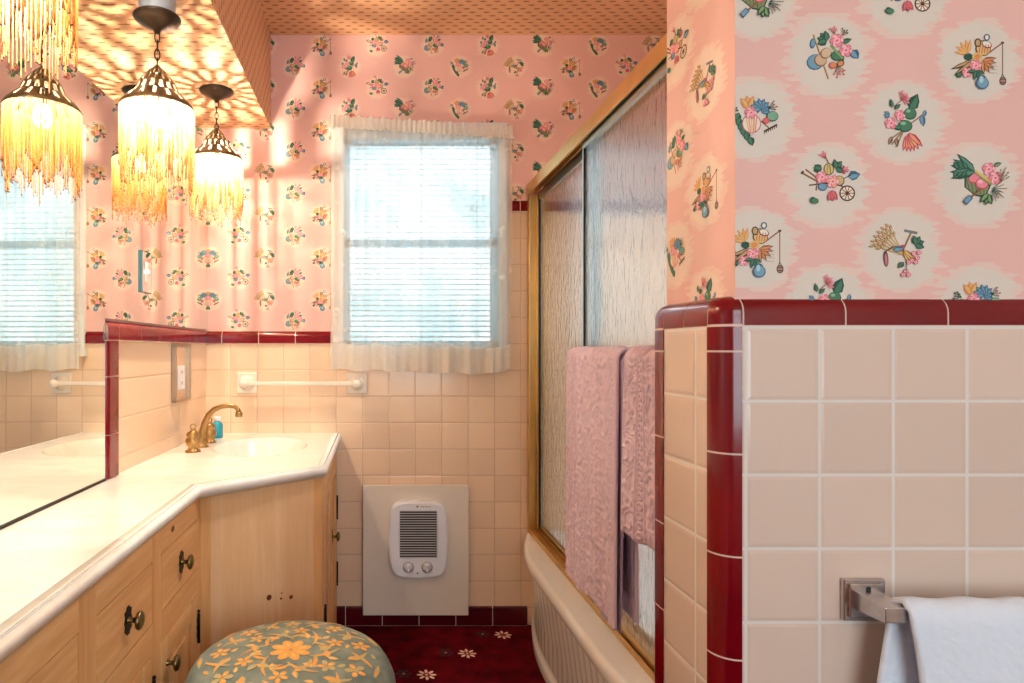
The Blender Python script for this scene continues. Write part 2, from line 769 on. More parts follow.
class Ink:
    def __init__(self):
        self.p = []

    def poly(self, pts, c):
        self.p.append((pts, s2l(c)))

    def ell(self, cx, cy, rx, ry, rot, c, n=12):
        cr, sr = math.cos(R(rot)), math.sin(R(rot))
        self.poly([(cx + rx * math.cos(t) * cr - ry * math.sin(t) * sr, cy + rx * math.cos(t) * sr + ry * math.sin(t) * cr)
                   for t in [2 * PI * i / n for i in range(n)]], c)

    def leaf(self, x, y, l, w, rot, c=GRN, o=DGRN):
        cr, sr = math.cos(R(rot)), math.sin(R(rot))

        def T(pts):
            return [(x + a * cr - b * sr, y + a * sr + b * cr) for a, b in pts]
        self.poly(T([(-0.6, 0), (l * 0.3, -w * 0.62), (l * 0.7, -w * 0.5), (l * 1.08, 0), (l * 0.7, w * 0.5), (l * 0.3, w * 0.62)]), o)
        self.poly(T([(0, 0), (l * 0.3, -w * 0.42), (l * 0.68, -w * 0.32), (l * 0.95, 0), (l * 0.68, w * 0.1), (l * 0.3, w * 0.2)]), c)

    def line(self, x0, y0, x1, y1, w, c):
        dx, dy = x1 - x0, y1 - y0
        L = math.hypot(dx, dy) or 1
        nx, ny = -dy / L * w / 2, dx / L * w / 2
        self.poly([(x0 + nx, y0 + ny), (x0 - nx, y0 - ny), (x1 - nx, y1 - ny), (x1 + nx, y1 + ny)], c)

    def rose(self, x, y, r, c=PINK, l=LPINK, d=DPINK):
        rnd = random.Random(int(x * 7 + y * 13 + r * 31))
        for k in range(6):
            a = k * 60 + rnd.uniform(-12, 12)
            px, py = x + r * 0.5 * math.cos(R(a)), y + r * 0.5 * math.sin(R(a))
            self.ell(px, py, r * 0.62, r * 0.5, a, d, 9)
            self.ell(px, py, r * 0.55, r * 0.42, a, c if k % 2 else l, 9)
        self.ell(x, y, r * 0.5, r * 0.45, 20, l)
        self.ell(x + r * 0.05, y, r * 0.3, r * 0.22, 40, c)
        self.ell(x, y, r * 0.13, r * 0.1, 0, d, 7)

    def sprig(self, x, y, l, rot, c, stem=DGRN, n=5, r=1.3):
        for k in range(n):
            a = rot + (k - (n - 1) / 2) * 20
            ex, ey = x + l * math.cos(R(a)) * (0.8 + 0.2 * (k % 2)), y + l * math.sin(R(a)) * (0.8 + 0.2 * (k % 2))
            self.line(x, y, ex, ey, 0.6, stem)
            self.ell(ex, ey, r, r * 0.8, a, c, 7)
            self.ell(x + (ex - x) * 0.66 + 1, y + (ey - y) * 0.66, r * 0.7, r * 0.6, a, c, 6)


def motif(kind):
    k = Ink()
    if kind == 0:      # hat, pole and roses
        k.line(-17, 24, 0, -26, 2.2, BRN)
        k.line(-16.4, 24, 0.6, -26, 0.9, YEL)
        k.ell(-18, 14, 3.4, 6, -10, DBLU); k.ell(-17.4, 14.6, 2.2, 4.6, -10, BLU)
        k.ell(-15, -7, 10, 9, 20, DBLU); k.ell(-14.5, -6.5, 9, 8, 20, BLU)
        k.ell(-9, -5, 7.5, 7, 0, BRN); k.ell(-8.5, -4.5, 6.5, 6, 0, (206, 176, 140))
        k.ell(-3, 3, 7, 6, 40, BRN); k.ell(-2.5, 3.4, 6, 5, 40, (214, 186, 150))
        for a in (130, 165, 200, 100): k.leaf(-2, 17, 11, 7, a)
        k.leaf(12, 2, 10, 7, -70); k.ell(9, 0, 7, 6, 0, DGRN); k.ell(9.5, 0.5, 6, 5, 0, GRN)
        k.line(2, 12, 16, -3, 2.6, LGRN)
        k.leaf(15, 15, 11, 5, 20); k.leaf(26, 6, 11, 9, -50, BLU, DBLU)
        k.rose(9, 17, 7.5); k.rose(19, 6, 7)
        k.ell(4, -11, 4.5, 4, 0, DPINK); k.ell(4.4, -10.8, 3.4, 3, 0, ORG)
        k.ell(13, -9, 4.5, 3.6, 30, DBRN); k.ell(13, -9, 3.4, 2.6, 30, ORG)
        k.sprig(9, -12, 12, -70, (222, 96, 90), BRN); k.sprig(6, 24, 8, 100, PINK, BRN, 4)
        k.sprig(15, 22, 8, 60, DGRN, BRN, 4, 1)
    elif kind == 1:    # can, rod and bucket
        k.line(8, 6, 27, 20, 1.6, BRN); k.ell(27, 20, 2, 1.6, 0, DBRN, 7); k.line(27, 20, 27, -17, 1.2, BRN)
        k.line(25, -20, 27, -15, 0.8, DBRN); k.line(29.5, -20, 27, -15, 0.8, DBRN)
        k.ell(27.3, -23, 4, 5, 0, DBRN); k.ell(27.3, -23, 3, 4, 0, (170, 130, 110)); k.line(23.6, -21, 31, -21, 1, DBRN); k.line(23.6, -25, 31, -25, 1, DBRN)
        for a in (100, 125, 150, 175, 80): k.leaf(-12, 8, 15, 4, a, YEL, ORG)
        k.ell(5, 14, 9, 9, -20, DBRN); k.ell(5.4, 14, 8, 8, -20, YEL); k.ell(9, 18, 6, 4, -20, DBRN); k.ell(9, 18.4, 5, 3.2, -20, CRM)
        k.ell(-1, 20, 4, 5, 0, DBRN); k.ell(-1, 20, 2.6, 3.6, 0, (190, 160, 110))
        k.ell(9, 26, 3.6, 4, 0, DBLU); k.ell(9, 26, 2, 2.6, 0, CRM)
        for q in range(5): k.line(0 + q * 3, 8, 2 + q * 3, 18, 0.8, DPINK)
        for a in (-60, -35, -10, 10, -85): k.leaf(4, 0, 15, 4.4, a, ORG, BRN)
        for a in (200, 215): k.leaf(-4, 0, 28, 5, a, (196, 160, 110), DBRN)
        k.ell(-12, 4, 5, 4, 0, DGRN); k.ell(-2, 4, 6, 5, 0, YEL); k.ell(-2, 4, 4, 3, 30, ORG)
        k.rose(-4, -6, 6.5); k.rose(-14, -14, 5.5)
        for a in (-20, -60, -100, 190): k.leaf(-4, -12, 10, 4, a)
        k.leaf(-20, -17, 6, 5, 180)
        k.ell(3, -26, 7.5, 7, 0, DBLU); k.ell(3, -24, 5.5, 7.5, 0, DBLU); k.ell(3.4, -25.5, 6, 6, 0, BLU); k.ell(2, -22, 2.4, 4, 0, (170, 204, 214))
        for q in range(4): k.line(12, -2 - 4 * q, 20, -3 - 4 * q, 0.5, (170, 160, 150))
    elif kind == 2:    # basket, blue foliage and rake
        k.line(6, -2, 16, -11, 1.5, BRN)
        k.line(9, -14, 24, -6, 2.2, DBRN)
        for q in range(7): k.line(10 + q * 2.3, -14 + q * 1.2, 9.4 + q * 2.3, -17 + q * 1.2, 0.9, DBRN)
        for q in range(6): k.leaf(-19 + q * 0.6 + (q ** 2) * 0.35, 7 - q * 5.4, 10, 7, 250 + q * 8)
        k.ell(-5, -5, 11, 11, 0, DPINK); k.ell(-5, -5, 10, 10, 0, CRM)
        for q in range(5): k.line(-11 + q * 3, 3, -8 + q * 1.8, -14, 1.4, (YEL, PINK, YEL, ORG, PINK)[q])
        for a in (100, 130, 70): k.leaf(-8, 12, 14, 7, a, YEL, ORG)
        for a in range(-20, 200, 30): k.leaf(5, 11, 12, 6, a, BLU if a % 60 else GRN, DBLU if a % 60 else DGRN)
        k.rose(-6, 7, 6.5); k.ell(18, 3, 7, 6, 0, DGRN); k.ell(18.4, 3.3, 6, 5, 0, (120, 170, 140))
        k.ell(11, -2, 4, 3.5, 0, DPINK); k.ell(11, -1.8, 3, 2.6, 0, (226, 104, 96))
        k.sprig(-20, 9, 9, 160, DGRN, DGRN, 4, 1.4); k.sprig(13, 12, 10, 20, BRN, DGRN, 4, 1.2); k.line(-8, -20, -3, -17, 0.5, (150, 150, 150))
    elif kind == 3:    # green pots and tulips
        k.line(8, -1, 25, 12, 1.4, BRN); k.leaf(20, 8, 12, 6, -80, BLU, DBLU); k.leaf(24, 14, 8, 4, -100, BLU, DBLU)
        k.leaf(7, 14, 19, 11, 65, GRN, DGRN)
        k.ell(7, 10, 7.5, 7, 0, DGRN); k.ell(7, 10.5, 6.6, 6, 0, GRN); k.ell(5, 13, 2.4, 1.8, 0, (140, 186, 150))
        for a in (250, 262, 274, 286, 300, 315):
            k.leaf(6, -12, 20, 6, a, (236, 160, 120) if a % 4 else YEL, DPINK)
        for a in (215, 230, 245): k.line(0, -8, 0 + 22 * math.cos(R(a)), -8 + 22 * math.sin(R(a)), 1.6, (150, 120, 80))
        k.leaf(-14, -16, 9, 4, 250, (180, 140, 110), DBRN); k.leaf(-9, -18, 9, 4, 280, (180, 140, 110), DBRN)
        k.ell(1, -4, 8.5, 7, 0, DGRN); k.ell(1, -3.5, 7.5, 6, 0, GRN); k.ell(-1, -1, 3, 2, 0, (140, 186, 150)); k.leaf(-3, -6, 9, 5, 180)
        k.rose(-5, 8, 6); k.rose(-15, -1, 6.5)
        for a in (150, 190, 220): k.leaf(-17, 9, 6, 3.4, a, BLU, DBLU)
        k.leaf(-14, 17, 9, 4, 100); k.leaf(-11, 15, 8, 4, 40)
        k.line(-12, 18, -2, 26, 0.8, BRN); k.sprig(-4, 26, 9, 60, PINK, DPINK); k.sprig(-3, 26, 8, -10, PINK, DPINK)
    elif kind == 4:    # wheelbarrow
        k.line(-30, 14, -12, 4, 2, BRN); k.line(-26, 18, -10, 6, 2, BRN); k.line(-31, 13, -28, 16, 2.4, DBRN)
        k.line(-22, 0, 12, 4, 1.6, DBRN); k.line(-13, 4, -14, -6, 1.8, BRN); k.line(8, 4, 22, -6, 2.2, BRN)
        k.ell(21, -9, 9, 9, 0, DBRN, 18); k.ell(21, -9, 7.4, 7.4, 0, CRM, 18)
        for a in range(0, 180, 36): k.line(21 - 7.6 * math.cos(R(a)), -9 - 7.6 * math.sin(R(a)), 21 + 7.6 * math.cos(R(a)), -9 + 7.6 * math.sin(R(a)), 1.1, BRN)
        k.ell(21, -9, 2, 2, 0, DBRN)
        k.leaf(22, 10, 13, 9, 10, BLU, DBLU); k.line(14, 6, 26, 12, 1, DBRN)
        k.ell(12, 5, 6, 6, 0, DBRN); k.ell(12, 5.4, 5, 5, 0, (206, 176, 120))
        k.ell(-7, -2, 5.5, 4.5, 0, DBLU); k.ell(-6.6, -1.6, 4.4, 3.4, 0, BLU)
        for a in (150, 190, 170): k.leaf(-8, 18, 9, 6, a)
        for a in (10, 50, 100, -20): k.leaf(8, 19, 10, 6, a)
        k.ell(0, 18, 6, 7, 0, DBRN); k.ell(0, 18, 5, 6, 0, YEL); k.line(-2, 13, -1, 23, 1.2, LGRN); k.line(2, 13, 1, 23, 1.2, GRN)
        k.line(0, 24, -4, 33, 1.2, BRN); k.sprig(-4, 30, 8, 120, PINK, DPINK, 4)
        k.rose(-8, 9, 6.5); k.rose(4, 4, 7, (240, 160, 140))
        k.sprig(16, 12, 9, 70, PINK, DPINK, 4)
        for a in (250, 275, 300): k.leaf(3, -6, 12, 4.6, a, (216, 112, 110), DPINK)
        k.leaf(-22, -17, 8, 6, 0); k.ell(-16, -18, 4, 3.4, 0, GRN)
    elif kind == 5:    # wheat sheaf and hoe
        k.line(2, -2, 12, 20, 2, BRN); k.line(4, 22, 19, 19, 3, (120, 120, 116))
        for a in range(118, 172, 9):
            k.line(4, -6, 4 + 34 * math.cos(R(a)), -6 + 34 * math.sin(R(a)), 1.4, (196, 156, 80))
            for q in (24, 28, 32, 36):
                k.leaf(4 + q * math.cos(R(a)), -6 + q * math.sin(R(a)), 6, 2.6, a + (25 if q % 8 else -25), YEL, BRN)
        for a in (290, 305, 320): k.leaf(3, 0, 16, 4, a, YEL, BRN)
        k.ell(0, 2, 5, 3, 40, DPINK)
        k.ell(-17, -10, 2.6, 9, 5, DBRN); k.ell(-17, -11, 1.6, 7, 5, (206, 120, 130)); k.line(-18, -2, -8, 4, 1.3, DBRN)
        k.leaf(-9, 0, 12, 6, 10, BLU, DBLU)
        for a in (20, 60, -20, 100): k.leaf(16, 6, 10, 6, a, GRN)
        for (x, y) in ((14, -4), (18, -9), (12, -12), (20, -3), (8, -14), (5, -24), (8, -28), (2, -28), (16, -14)):
            k.ell(x, y, 3, 2.6, 0, DPINK, 8); k.ell(x, y, 2.2, 1.9, 0, LPINK, 8); k.ell(x, y, 0.8, 0.8, 0, DPINK, 6)
        k.line(6, -14, 5, -24, 0.8, DGRN); k.leaf(2, -14, 8, 5, 230)
    else:              # trug of vegetables
        k.poly([(-16, 14), (14, 0), (8, -14), (-4, -12), (-16, -2)], DGRN)
        k.poly([(-14, 11), (12, -1), (7, -12), (-4, -10), (-14, -2)], (134, 142, 96))
        for q in range(5): k.line(-14 + q * 5, 8 - q * 2, -10 + q * 4, -6 - q * 1.4, 0.7, DGRN)
        k.ell(-5, 8, 7, 6, 20, DPINK); k.ell(-5, 8.4, 6, 5, 20, PINK); k.ell(4, 2, 7.6, 6.6, 0, DPINK); k.ell(4, 2.4, 6.6, 5.6, 0, PINK); k.ell(2, 4, 3, 2, 0, LPINK)
        for a in (150, 165, 180, 195, 135): k.leaf(-4, 15, 27, 7, a, (86, 140, 118), DGRN)
        for q in (-24, -19, -14): k.leaf(q, 19, 8, 5, 120); k.leaf(q, 15, 7, 5, 230)
        k.line(-4, 16, 16, 2, 3, YEL); k.line(-4, 14, 14, 0, 1.5, LGRN)
        k.rose(11, 18, 7, PINK, LPINK, DPINK); k.rose(18, 8, 7); k.leaf(17, 22, 8, 4, 20, LGRN)
        k.line(24, 8, 30, 20, 0.9, BRN); k.sprig(24, 4, 13, 70, DGRN, BRN, 5, 0.9)
        k.sprig(15, -4, 15, -10, BRN, DGRN, 6, 0.8); k.sprig(14, -6, 12, -50, BRN, DGRN, 5, 0.8)
        k.line(-10, -14, 2, -4, 2, BRN); k.poly([(-19, -18), (-12, -11), (-8, -15), (-15, -23)], DBLU); k.poly([(-18, -18), (-12, -12.4), (-9.4, -15), (-15, -21)], BLU)
        for a in (260, 290, 230): k.leaf(9, -10, 12, 6, a, LGRN)
    return k.p


MOTIFS = [motif(i) for i in range(7)]
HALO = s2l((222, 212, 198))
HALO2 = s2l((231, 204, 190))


def halo(seed, rx=0.062, rz=0.061, rows=24, jit=0.009):
    rnd = random.Random(seed)
    out = []
    h = 2 * rz / rows
    for i in range(rows):
        z = -rz + (i + 0.5) * h
        w = rx * math.sqrt(max(0.0, 1 - (z / rz) ** 2)) ** 0.85
        a = w + rnd.uniform(-jit, jit)
        b = w + rnd.uniform(-jit, jit)
        t = h * 0.62
        if a < 0.009 or b < 0.009:
            continue
        out.append([(-a, z), (-a + 0.008, z - t), (b - 0.008, z - t), (b, z), (b - 0.008, z + t), (-a + 0.008, z + t)])
    return out


def clip(poly, x0, x1, z0, z1):
    def cut(P, inside, inter):
        out = []
        for i in range(len(P)):
            a, b = P[i - 1], P[i]
            ia, ib = inside(a), inside(b)
            if ib:
                if not ia:
                    out.append(inter(a, b))
                out.append(b)
            elif ia:
                out.append(inter(a, b))
        return out

    def lx(x):
        return lambda a, b: (x, a[1] + (b[1] - a[1]) * (x - a[0]) / (b[0] - a[0]))

    def lz(z):
        return lambda a, b: (a[0] + (b[0] - a[0]) * (z - a[1]) / (b[1] - a[1]), z)
    for ins, it in ((lambda p: p[0] >= x0, lx(x0)), (lambda p: p[0] <= x1, lx(x1)), (lambda p: p[1] >= z0, lz(z0)), (lambda p: p[1] <= z1, lz(z1))):
        poly = cut(poly, ins, it)
        if len(poly) < 3:
            return []
    return poly


def print_paper(mb, place, rect, spots, scale=1.0, hscale=1.0, h1=None, h2=None):
    """place(u, v, off)->3D ; rect (u0,u1,v0,v1) ; spots (u, v, kind)"""
    u0, u1, v0, v1 = rect
    for (u, v, kd) in spots:
        if u < u0 - 0.08 or u > u1 + 0.08 or v < v0 - 0.08 or v > v1 + 0.08:
            continue
        sd_ = int(u * 1000) * 31 + int(v * 1000)
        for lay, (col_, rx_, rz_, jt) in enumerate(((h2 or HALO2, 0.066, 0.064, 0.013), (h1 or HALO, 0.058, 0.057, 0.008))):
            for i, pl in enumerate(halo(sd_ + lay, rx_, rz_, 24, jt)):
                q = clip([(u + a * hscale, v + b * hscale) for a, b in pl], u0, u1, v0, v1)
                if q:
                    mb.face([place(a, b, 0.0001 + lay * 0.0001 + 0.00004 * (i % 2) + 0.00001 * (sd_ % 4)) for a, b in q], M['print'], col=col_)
        for i, (pts, c) in enumerate(MOTIFS[kd]):
            q = clip([(u + a * 0.001 * scale, v + b * 0.001 * scale) for a, b in pts], u0, u1, v0, v1)
            if q:
                mb.face([place(a, b, 0.0003 + 0.00002 * i) for a, b in q], M['print'], col=c)


# ================================================================== THE ROOM
# ---- back wall
WX0, WX1, WZ0, WZ1 = -0.13, 0.520, 1.150, 2.060       # window opening
CAPL0, CAPL1 = 1.1665, 1.2207
CAPR0, CAPR1 = 1.713, 1.763
TH = 0.14
XA = 1.39                                               # far wall of the tub alcove


def fb(u, v, off):
    return (u, YB - off, v)


wb = MB()


def wall_rect(mb, u0, u1, v0, v1, m, off=0.0, back=True, uo=0.0, vo=0.0):
    mb.face([(u0, YB - off, v0), (u1, YB - off, v0), (u1, YB - off, v1), (u0, YB - off, v1)], m,
            [(u0 - uo, v0 - vo), (u1 - uo, v0 - vo), (u1 - uo, v1 - vo), (u0 - uo, v1 - vo)])


XSTEP = 0.545
UO, VO = 0.0577, 0.0725
rects_tile = [(-0.75, WX0, 0, CAPL0 + 0.01), (WX0, WX1, 0, WZ0), (WX1, XSTEP, 0, CAPL0 + 0.01), (XSTEP, XA, 0, CAPR0 + 0.01)]
rects_paper = [(-0.75, WX0, CAPL0 + 0.01, ZC), (WX0, WX1, WZ1, ZC), (WX1, XSTEP, CAPL0 + 0.01, ZC), (XSTEP, XA, CAPR0 + 0.01, ZC)]
for r_ in rects_tile:
    wall_rect(wb, *r_, M['tile'], uo=UO, vo=VO)
spots = []
for kz in range(0, 16):
    for ix in range(-4, 10):
        u = -0.222 + 0.2297 * (ix + 0.5 * (kz % 2))
        v = 2.404 - 0.088 * kz
        spots.append((u, v, (ix * 3 + kz * 2 + (kz // 2) * 3 + 1) % 7))
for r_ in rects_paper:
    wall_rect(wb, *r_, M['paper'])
    print_paper(wb, fb, r_, spots, 1.38, 0.76, s2l((238, 208, 188)), s2l((236, 196, 182)))  # warmer, softer halo tints: lamp light put into the print colour
# body of the wall behind its surfaces, with the window reveal
for a, b in (((-0.85, 0), (WX0, ZC)), ((WX1, 0), (XA + 0.1, ZC)), ((WX0, 0), (WX1, WZ0)), ((WX0, WZ1), (WX1, ZC))):
    wb.box((a[0], YB + 0.002, a[1]), (b[0], YB + TH, b[1]), M['plaster'])
structure(wb.build('wall_back'), 'tiled back wall with pink flowered wallpaper above')

# ---- left wall (a little out of square)
SL = 0.019
Ldir = Vector((-SL, -1.0)).normalized()
Lnrm = Vector((-Ldir.y, Ldir.x)) * 1.0
if Lnrm.x < 0:
    Lnrm = -Lnrm


def fl(s, z, off=0.0):
    p = Vector((-0.700, YB)) + Ldir * s + Lnrm * off
    return (p.x, p.y, z)


SMAX = YB - YR + 0.02
wl = MB()


def lrect(mb, s0, s1, z0, z1, m, off=0.0, uo=0.0, vo=0.0):
    mb.face([fl(s1, z0, off), fl(s0, z0, off), fl(s0, z1, off), fl(s1, z1, off)], m,
            [(s1 - uo, z0 - vo), (s0 - uo, z0 - vo), (s0 - uo, z1 - vo), (s1 - uo, z1 - vo)])


lrect(wl, 0, 0.94, 0, 1.18, M['tile_left'], vo=VO, uo=-0.33)
lrect(wl, 0.94, SMAX, 0, 1.18, M['paper'])
lrect(wl, 0, SMAX, 1.18, ZC, M['paper'])
for (s0, s1) in ((-0.1, SMAX),):
    P = [fl(s1, 0, -0.002), fl(s0, 0, -0.002), fl(s0, 0, -0.12), fl(s1, 0, -0.12)]
    wl.prism([(p[0], p[1]) for p in P], 0, ZC, M['plaster'])
structure(wl.build('wall_left'), 'left wall, peach tiles beside the sink and mirror elsewhere')

# ---- partition at the foot of the tub (right of the photograph)
YN, XN = 0.921, 0.512        # tile faces
YW, XW = 0.930, 0.540        # wallpaper faces
YF = 1.133
RC = 0.033
wr = MB()
ZT = 1.1745
# tile surfaces
UN = 0.6605
wr.face([(XN + RC, YN, 0), (XR, YN, 0), (XR, YN, ZT + .01), (XN + RC, YN, ZT + .01)], M['tile_near'],
        [(XN + RC - UN, -ZT), (XR - UN, -ZT), (XR - UN, .01), (XN + RC - UN, .01)])
wr.face([(XN, 1.10, 0), (XN, YN + RC, 0), (XN, YN + RC, ZT + .01), (XN, 1.10, ZT + .01)], M['tile_near'],
        [(0, -ZT), (0.1095 + 0.0365, -ZT), (0.1095 + 0.0365, .01), (0, .01)])
wr.face([(XR, 1.14, 0), (XN + 0.1, 1.14, 0), (XN + 0.1, 1.14, CAPR0), (XR, 1.14, CAPR0)], M['tile'],
        [(XR, -VO), (XN + 0.1, -VO), (XN + 0.1, CAPR0 - VO), (XR, CAPR0 - VO)])
# core
wr.box((XN + 0.035, YN + 0.002, 0), (XR, 1.139, ZT + 0.02), M['plaster'])
wr.box((XN + 0.002, YN + RC, 0), (XR, 1.126, ZT + 0.02), M['plaster'])
wr.box((XW + 0.001, YW + 0.001, ZT), (XR, 1.147, ZC), M['plaster'])


def fn(u, v, off):
    return (u, YW - off, v)


def fs(u, v, off):
    return (XW - off, 1.147 - u, v)      # u runs from the far edge to the near edge


wr.face([(XW, YW, 1.2), (XR, YW, 1.2), (XR, YW, ZC), (XW, YW, ZC)], M['paper'])
wr.face([(XW, 1.147, 1.2), (XW, YW, 1.2), (XW, YW, ZC), (XW, 1.147, ZC)], M['paper'])
near = []
for i, (u, v, kd) in enumerate([(0.680, 1.582, 0), (0.905, 1.575, 1), (0.571, 1.487, 2), (0.793, 1.482, 3), (0.680, 1.388, 4), (0.905, 1.388, 6),
                                (0.571, 1.293, 1), (0.788, 1.291, 5), (0.680, 1.206, 3), (0.905, 1.208, 2), (0.571, 1.668, 6), (0.793, 1.672, 4)]):
    near.append((u, v, kd))
for kz in range(0, 8):
    for ix in range(0, 6):
        u = 0.680 + 0.2245 * (ix + 0.5 * (kz % 2)) - 0.2245 * (kz % 2)
        v = 1.775 + 0.096 * kz
        near.append((u, v, (ix * 3 + kz * 2) % 7))
for kz in range(0, 5):
    for ix in range(2, 4):
        near.append((0.680 + 0.2245 * (ix + 0.5 * (kz % 2)), 1.197 + 0.096 * kz, (ix + kz * 3) % 7))
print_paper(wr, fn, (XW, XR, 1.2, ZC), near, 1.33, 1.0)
side = []
for k, (u, v, kd) in enumerate([(0.035, 1.675, 4), (0.132, 1.578, 5), (0.035, 1.491, 0), (0.132, 1.3995, 1), (0.035, 1.311, 2), (0.132, 1.215, 3)]):
    side.append((u, v, kd))
for k in range(8):
    side.append((0.132 if k % 2 == 0 else 0.035, 1.765 + 0.092 * k, (k * 3) % 7))
print_paper(wr, fs, (0, 1.147 - YW, 1.2, ZC), side, 1.3, 0.95, s2l((238, 214, 196)), s2l((237, 203, 188)))  # halo tints warmed here too, lamp light in the print colour
structure(wr.build('wall_right'), 'end wall of the tub alcove, pale peach tile below pink wallpaper')

# ---- alcove and the unseen sides of the room
wa = MB()
wa.face([(XA, 1.14, 0), (XA, YB, 0), (XA, YB, CAPR0), (XA, 1.14, CAPR0)][::-1], M['tile'],
        [(0, -VO), (YB - 1.14, -VO), (YB - 1.14, CAPR0 - VO), (0, CAPR0 - VO)][::-1])
wa.face([(XA, 1.14, CAPR0), (XA, YB, CAPR0), (XA, YB, ZC), (XA, 1.14, ZC)][::-1], M['paper'])
wa.box((XA + 0.002, 1.14, 0), (XA + 0.1, YB + 0.1, ZC), M['plaster'])
structure(wa.build('wall_alcove'), 'tiled long wall behind the bathtub')
wz = MB()
wz.box((XR, YR - 0.1, 0), (XR + 0.1, YN + 0.25, ZC), M['room_plaster'])
structure(wz.build('wall_east'))
wq = MB()
RW = (0.0, 1.5, 0.7, 2.2)
for a, b in (((-0.9, 0), (RW[0], ZC)), ((RW[1], 0), (XR + 0.1, ZC)), ((RW[0], 0), (RW[1], RW[2])), ((RW[0], RW[3]), (RW[1], ZC))):
    wq.box((a[0], YR - 0.1, a[1]), (b[0], YR, b[1]), M['room_plaster'])
structure(wq.build('wall_rear'))
w2 = MB()  # frame of an unseen window, added for the rear fill light
for a, b in (((RW[0], RW[2]), (RW[0] + 0.05, RW[3])), ((RW[1] - 0.05, RW[2]), (RW[1], RW[3])), ((RW[0], RW[2]), (RW[1], RW[2] + 0.05)),
             ((RW[0], RW[3] - 0.05), (RW[1], RW[3])), ((RW[0], 1.43), (RW[1], 1.47))):
    w2.box((a[0], YR - 0.08, a[1]), (b[0], YR - 0.03, b[1]), M['white_wood'])
structure(w2.build('added_rear_window'))

fo = MB()
fo.face([(-0.95, YR - 0.1, 0), (XR + 0.1, YR - 0.1, 0), (XR + 0.1, YB + 0.1, 0), (-0.95, YB + 0.1, 0)], M['carpet'])


def flower(pl, cx, cy, r, petals, pc, cc, w=0.32, gap=0.30, squash=1.0):
    for k in range(petals):
        a = 360 / petals * k
        i = Ink()
        i.ell(cx + r * 0.66 * math.cos(R(a)), cy + r * 0.66 * math.sin(R(a)), r * 0.33, r * w * 0.5, a, pc, 8)
        pl.extend(i.p)
    i = Ink()
    i.ell(cx, cy, r * 0.22, r * 0.22, 0, cc, 8)
    pl.extend(i.p)


inks = []
base_pts = [(0.512, 2.482), (0.323, 2.327), (0.181, 2.177)]
for j in range(-3, 6):
    for i in range(-4, 8):
        cx = 0.181 + 0.1655 * i + 0.30 * j
        cy = 2.177 + 0.1525 * i - 0.30 * j
        if not (-0.45 < cx < 1.0 and 0.2 < cy < YB - 0.05):
            continue
        if j % 2 == 0:
            flower(inks, cx, cy, 0.036, 8, (232, 196, 172), (150, 60, 60))
            flower(inks, cx, cy, 0.020, 6, (160, 60, 66), (232, 196, 172))
        else:
            flower(inks, cx, cy, 0.045, 7, (124, 28, 44), (60, 6, 14), 0.5)
            flower(inks, cx + 0.05, cy + 0.01, 0.03, 6, (54, 8, 14), (60, 60, 50), 0.6)
        flower(inks, cx - 0.08, cy - 0.0725 + 0.08, 0.032, 6, (60, 6, 16), (120, 96, 84), 0.6)
for k, (pts, c) in enumerate(inks):
    fo.face([(x, y, 0.0006 + 0.00002 * (k % 12)) for x, y in pts], M['carpet_print'], col=c)
structure(fo.build('floor'), 'burgundy carpet with small pale flowers')

ce = MB()
ce.face([(-0.95, YB + 0.1, ZC), (XR + 0.1, YB + 0.1, ZC), (XR + 0.1, YR - 0.1, ZC), (-0.95, YR - 0.1, ZC)], M['dash'],
        [(-0.95, YB + 0.1), (XR + 0.1, YB + 0.1), (XR + 0.1, YR - 0.1), (-0.95, YR - 0.1)])
ce.box((-0.95, YR - 0.1, ZC + 0.002), (XR + 0.1, YB + 0.15, ZC + 0.08), M['plaster'])
structure(ce.build('ceiling'), 'ceiling papered with small brown dashes')
so = MB()
XS = -0.4326
so.face([(-0.80, YB, ZS), (XS, YB, ZS), (XS, YR, ZS), (-0.80, YR, ZS)], M['dash'], [(-0.8, YB), (XS, YB), (XS, YR), (-0.8, YR)])
so.face([(XS, YB, ZS), (XS, YB, ZC), (XS, YR, ZC), (XS, YR, ZS)], M['dash'], [(0, YB * 1.0), (ZC - ZS, YB), (ZC - ZS, YR), (0, YR)])
structure(so.build('ceiling_soffit'), 'boxed soffit over the vanity, papered with brown dashes')

# ---- glazed red trim
def quarter(h0, h1, p, rr=0.022, n=6):
    """cap profile: flat face, rounded top going back to the wall"""
    pr = [(-0.004, h0), (p * 0.75, h0), (p, h0 + 0.003)]
    for i in range(n + 1):
        a = (PI / 2) * i / n
        pr.append((p - rr + rr * math.cos(a), h1 - rr + rr * math.sin(a)))
    pr.append((-0.03, h1))
    pr.append((-0.03, h0))
    return pr


def cut_path(path, joints, gap=0.0028):
    """split a dense 2D polyline at arc lengths"""
    L = [0.0]
    for a, b in zip(path, path[1:]):
        L.append(L[-1] + math.dist(a, b))

    def at(s):
        s = max(0, min(L[-1], s))
        for i in range(len(L) - 1):
            if s <= L[i + 1] + 1e-9:
                t = (s - L[i]) / max(1e-9, L[i + 1] - L[i])
                return (path[i][0] + (path[i + 1][0] - path[i][0]) * t, path[i][1] + (path[i + 1][1] - path[i][1]) * t)
        return path[-1]
    js = [0.0] + sorted(j for j in joints if 0.004 < j < L[-1] - 0.004) + [L[-1]]
    out = []
    for a, b in zip(js, js[1:]):
        a2 = a + (gap / 2 if a > 0 else 0)
        b2 = b - (gap / 2 if b < L[-1] else 0)
        seg = [at(a2)] + [path[i] for i in range(len(L)) if a2 + 1e-4 < L[i] < b2 - 1e-4] + [at(b2)]
        out.append(seg)
    return out


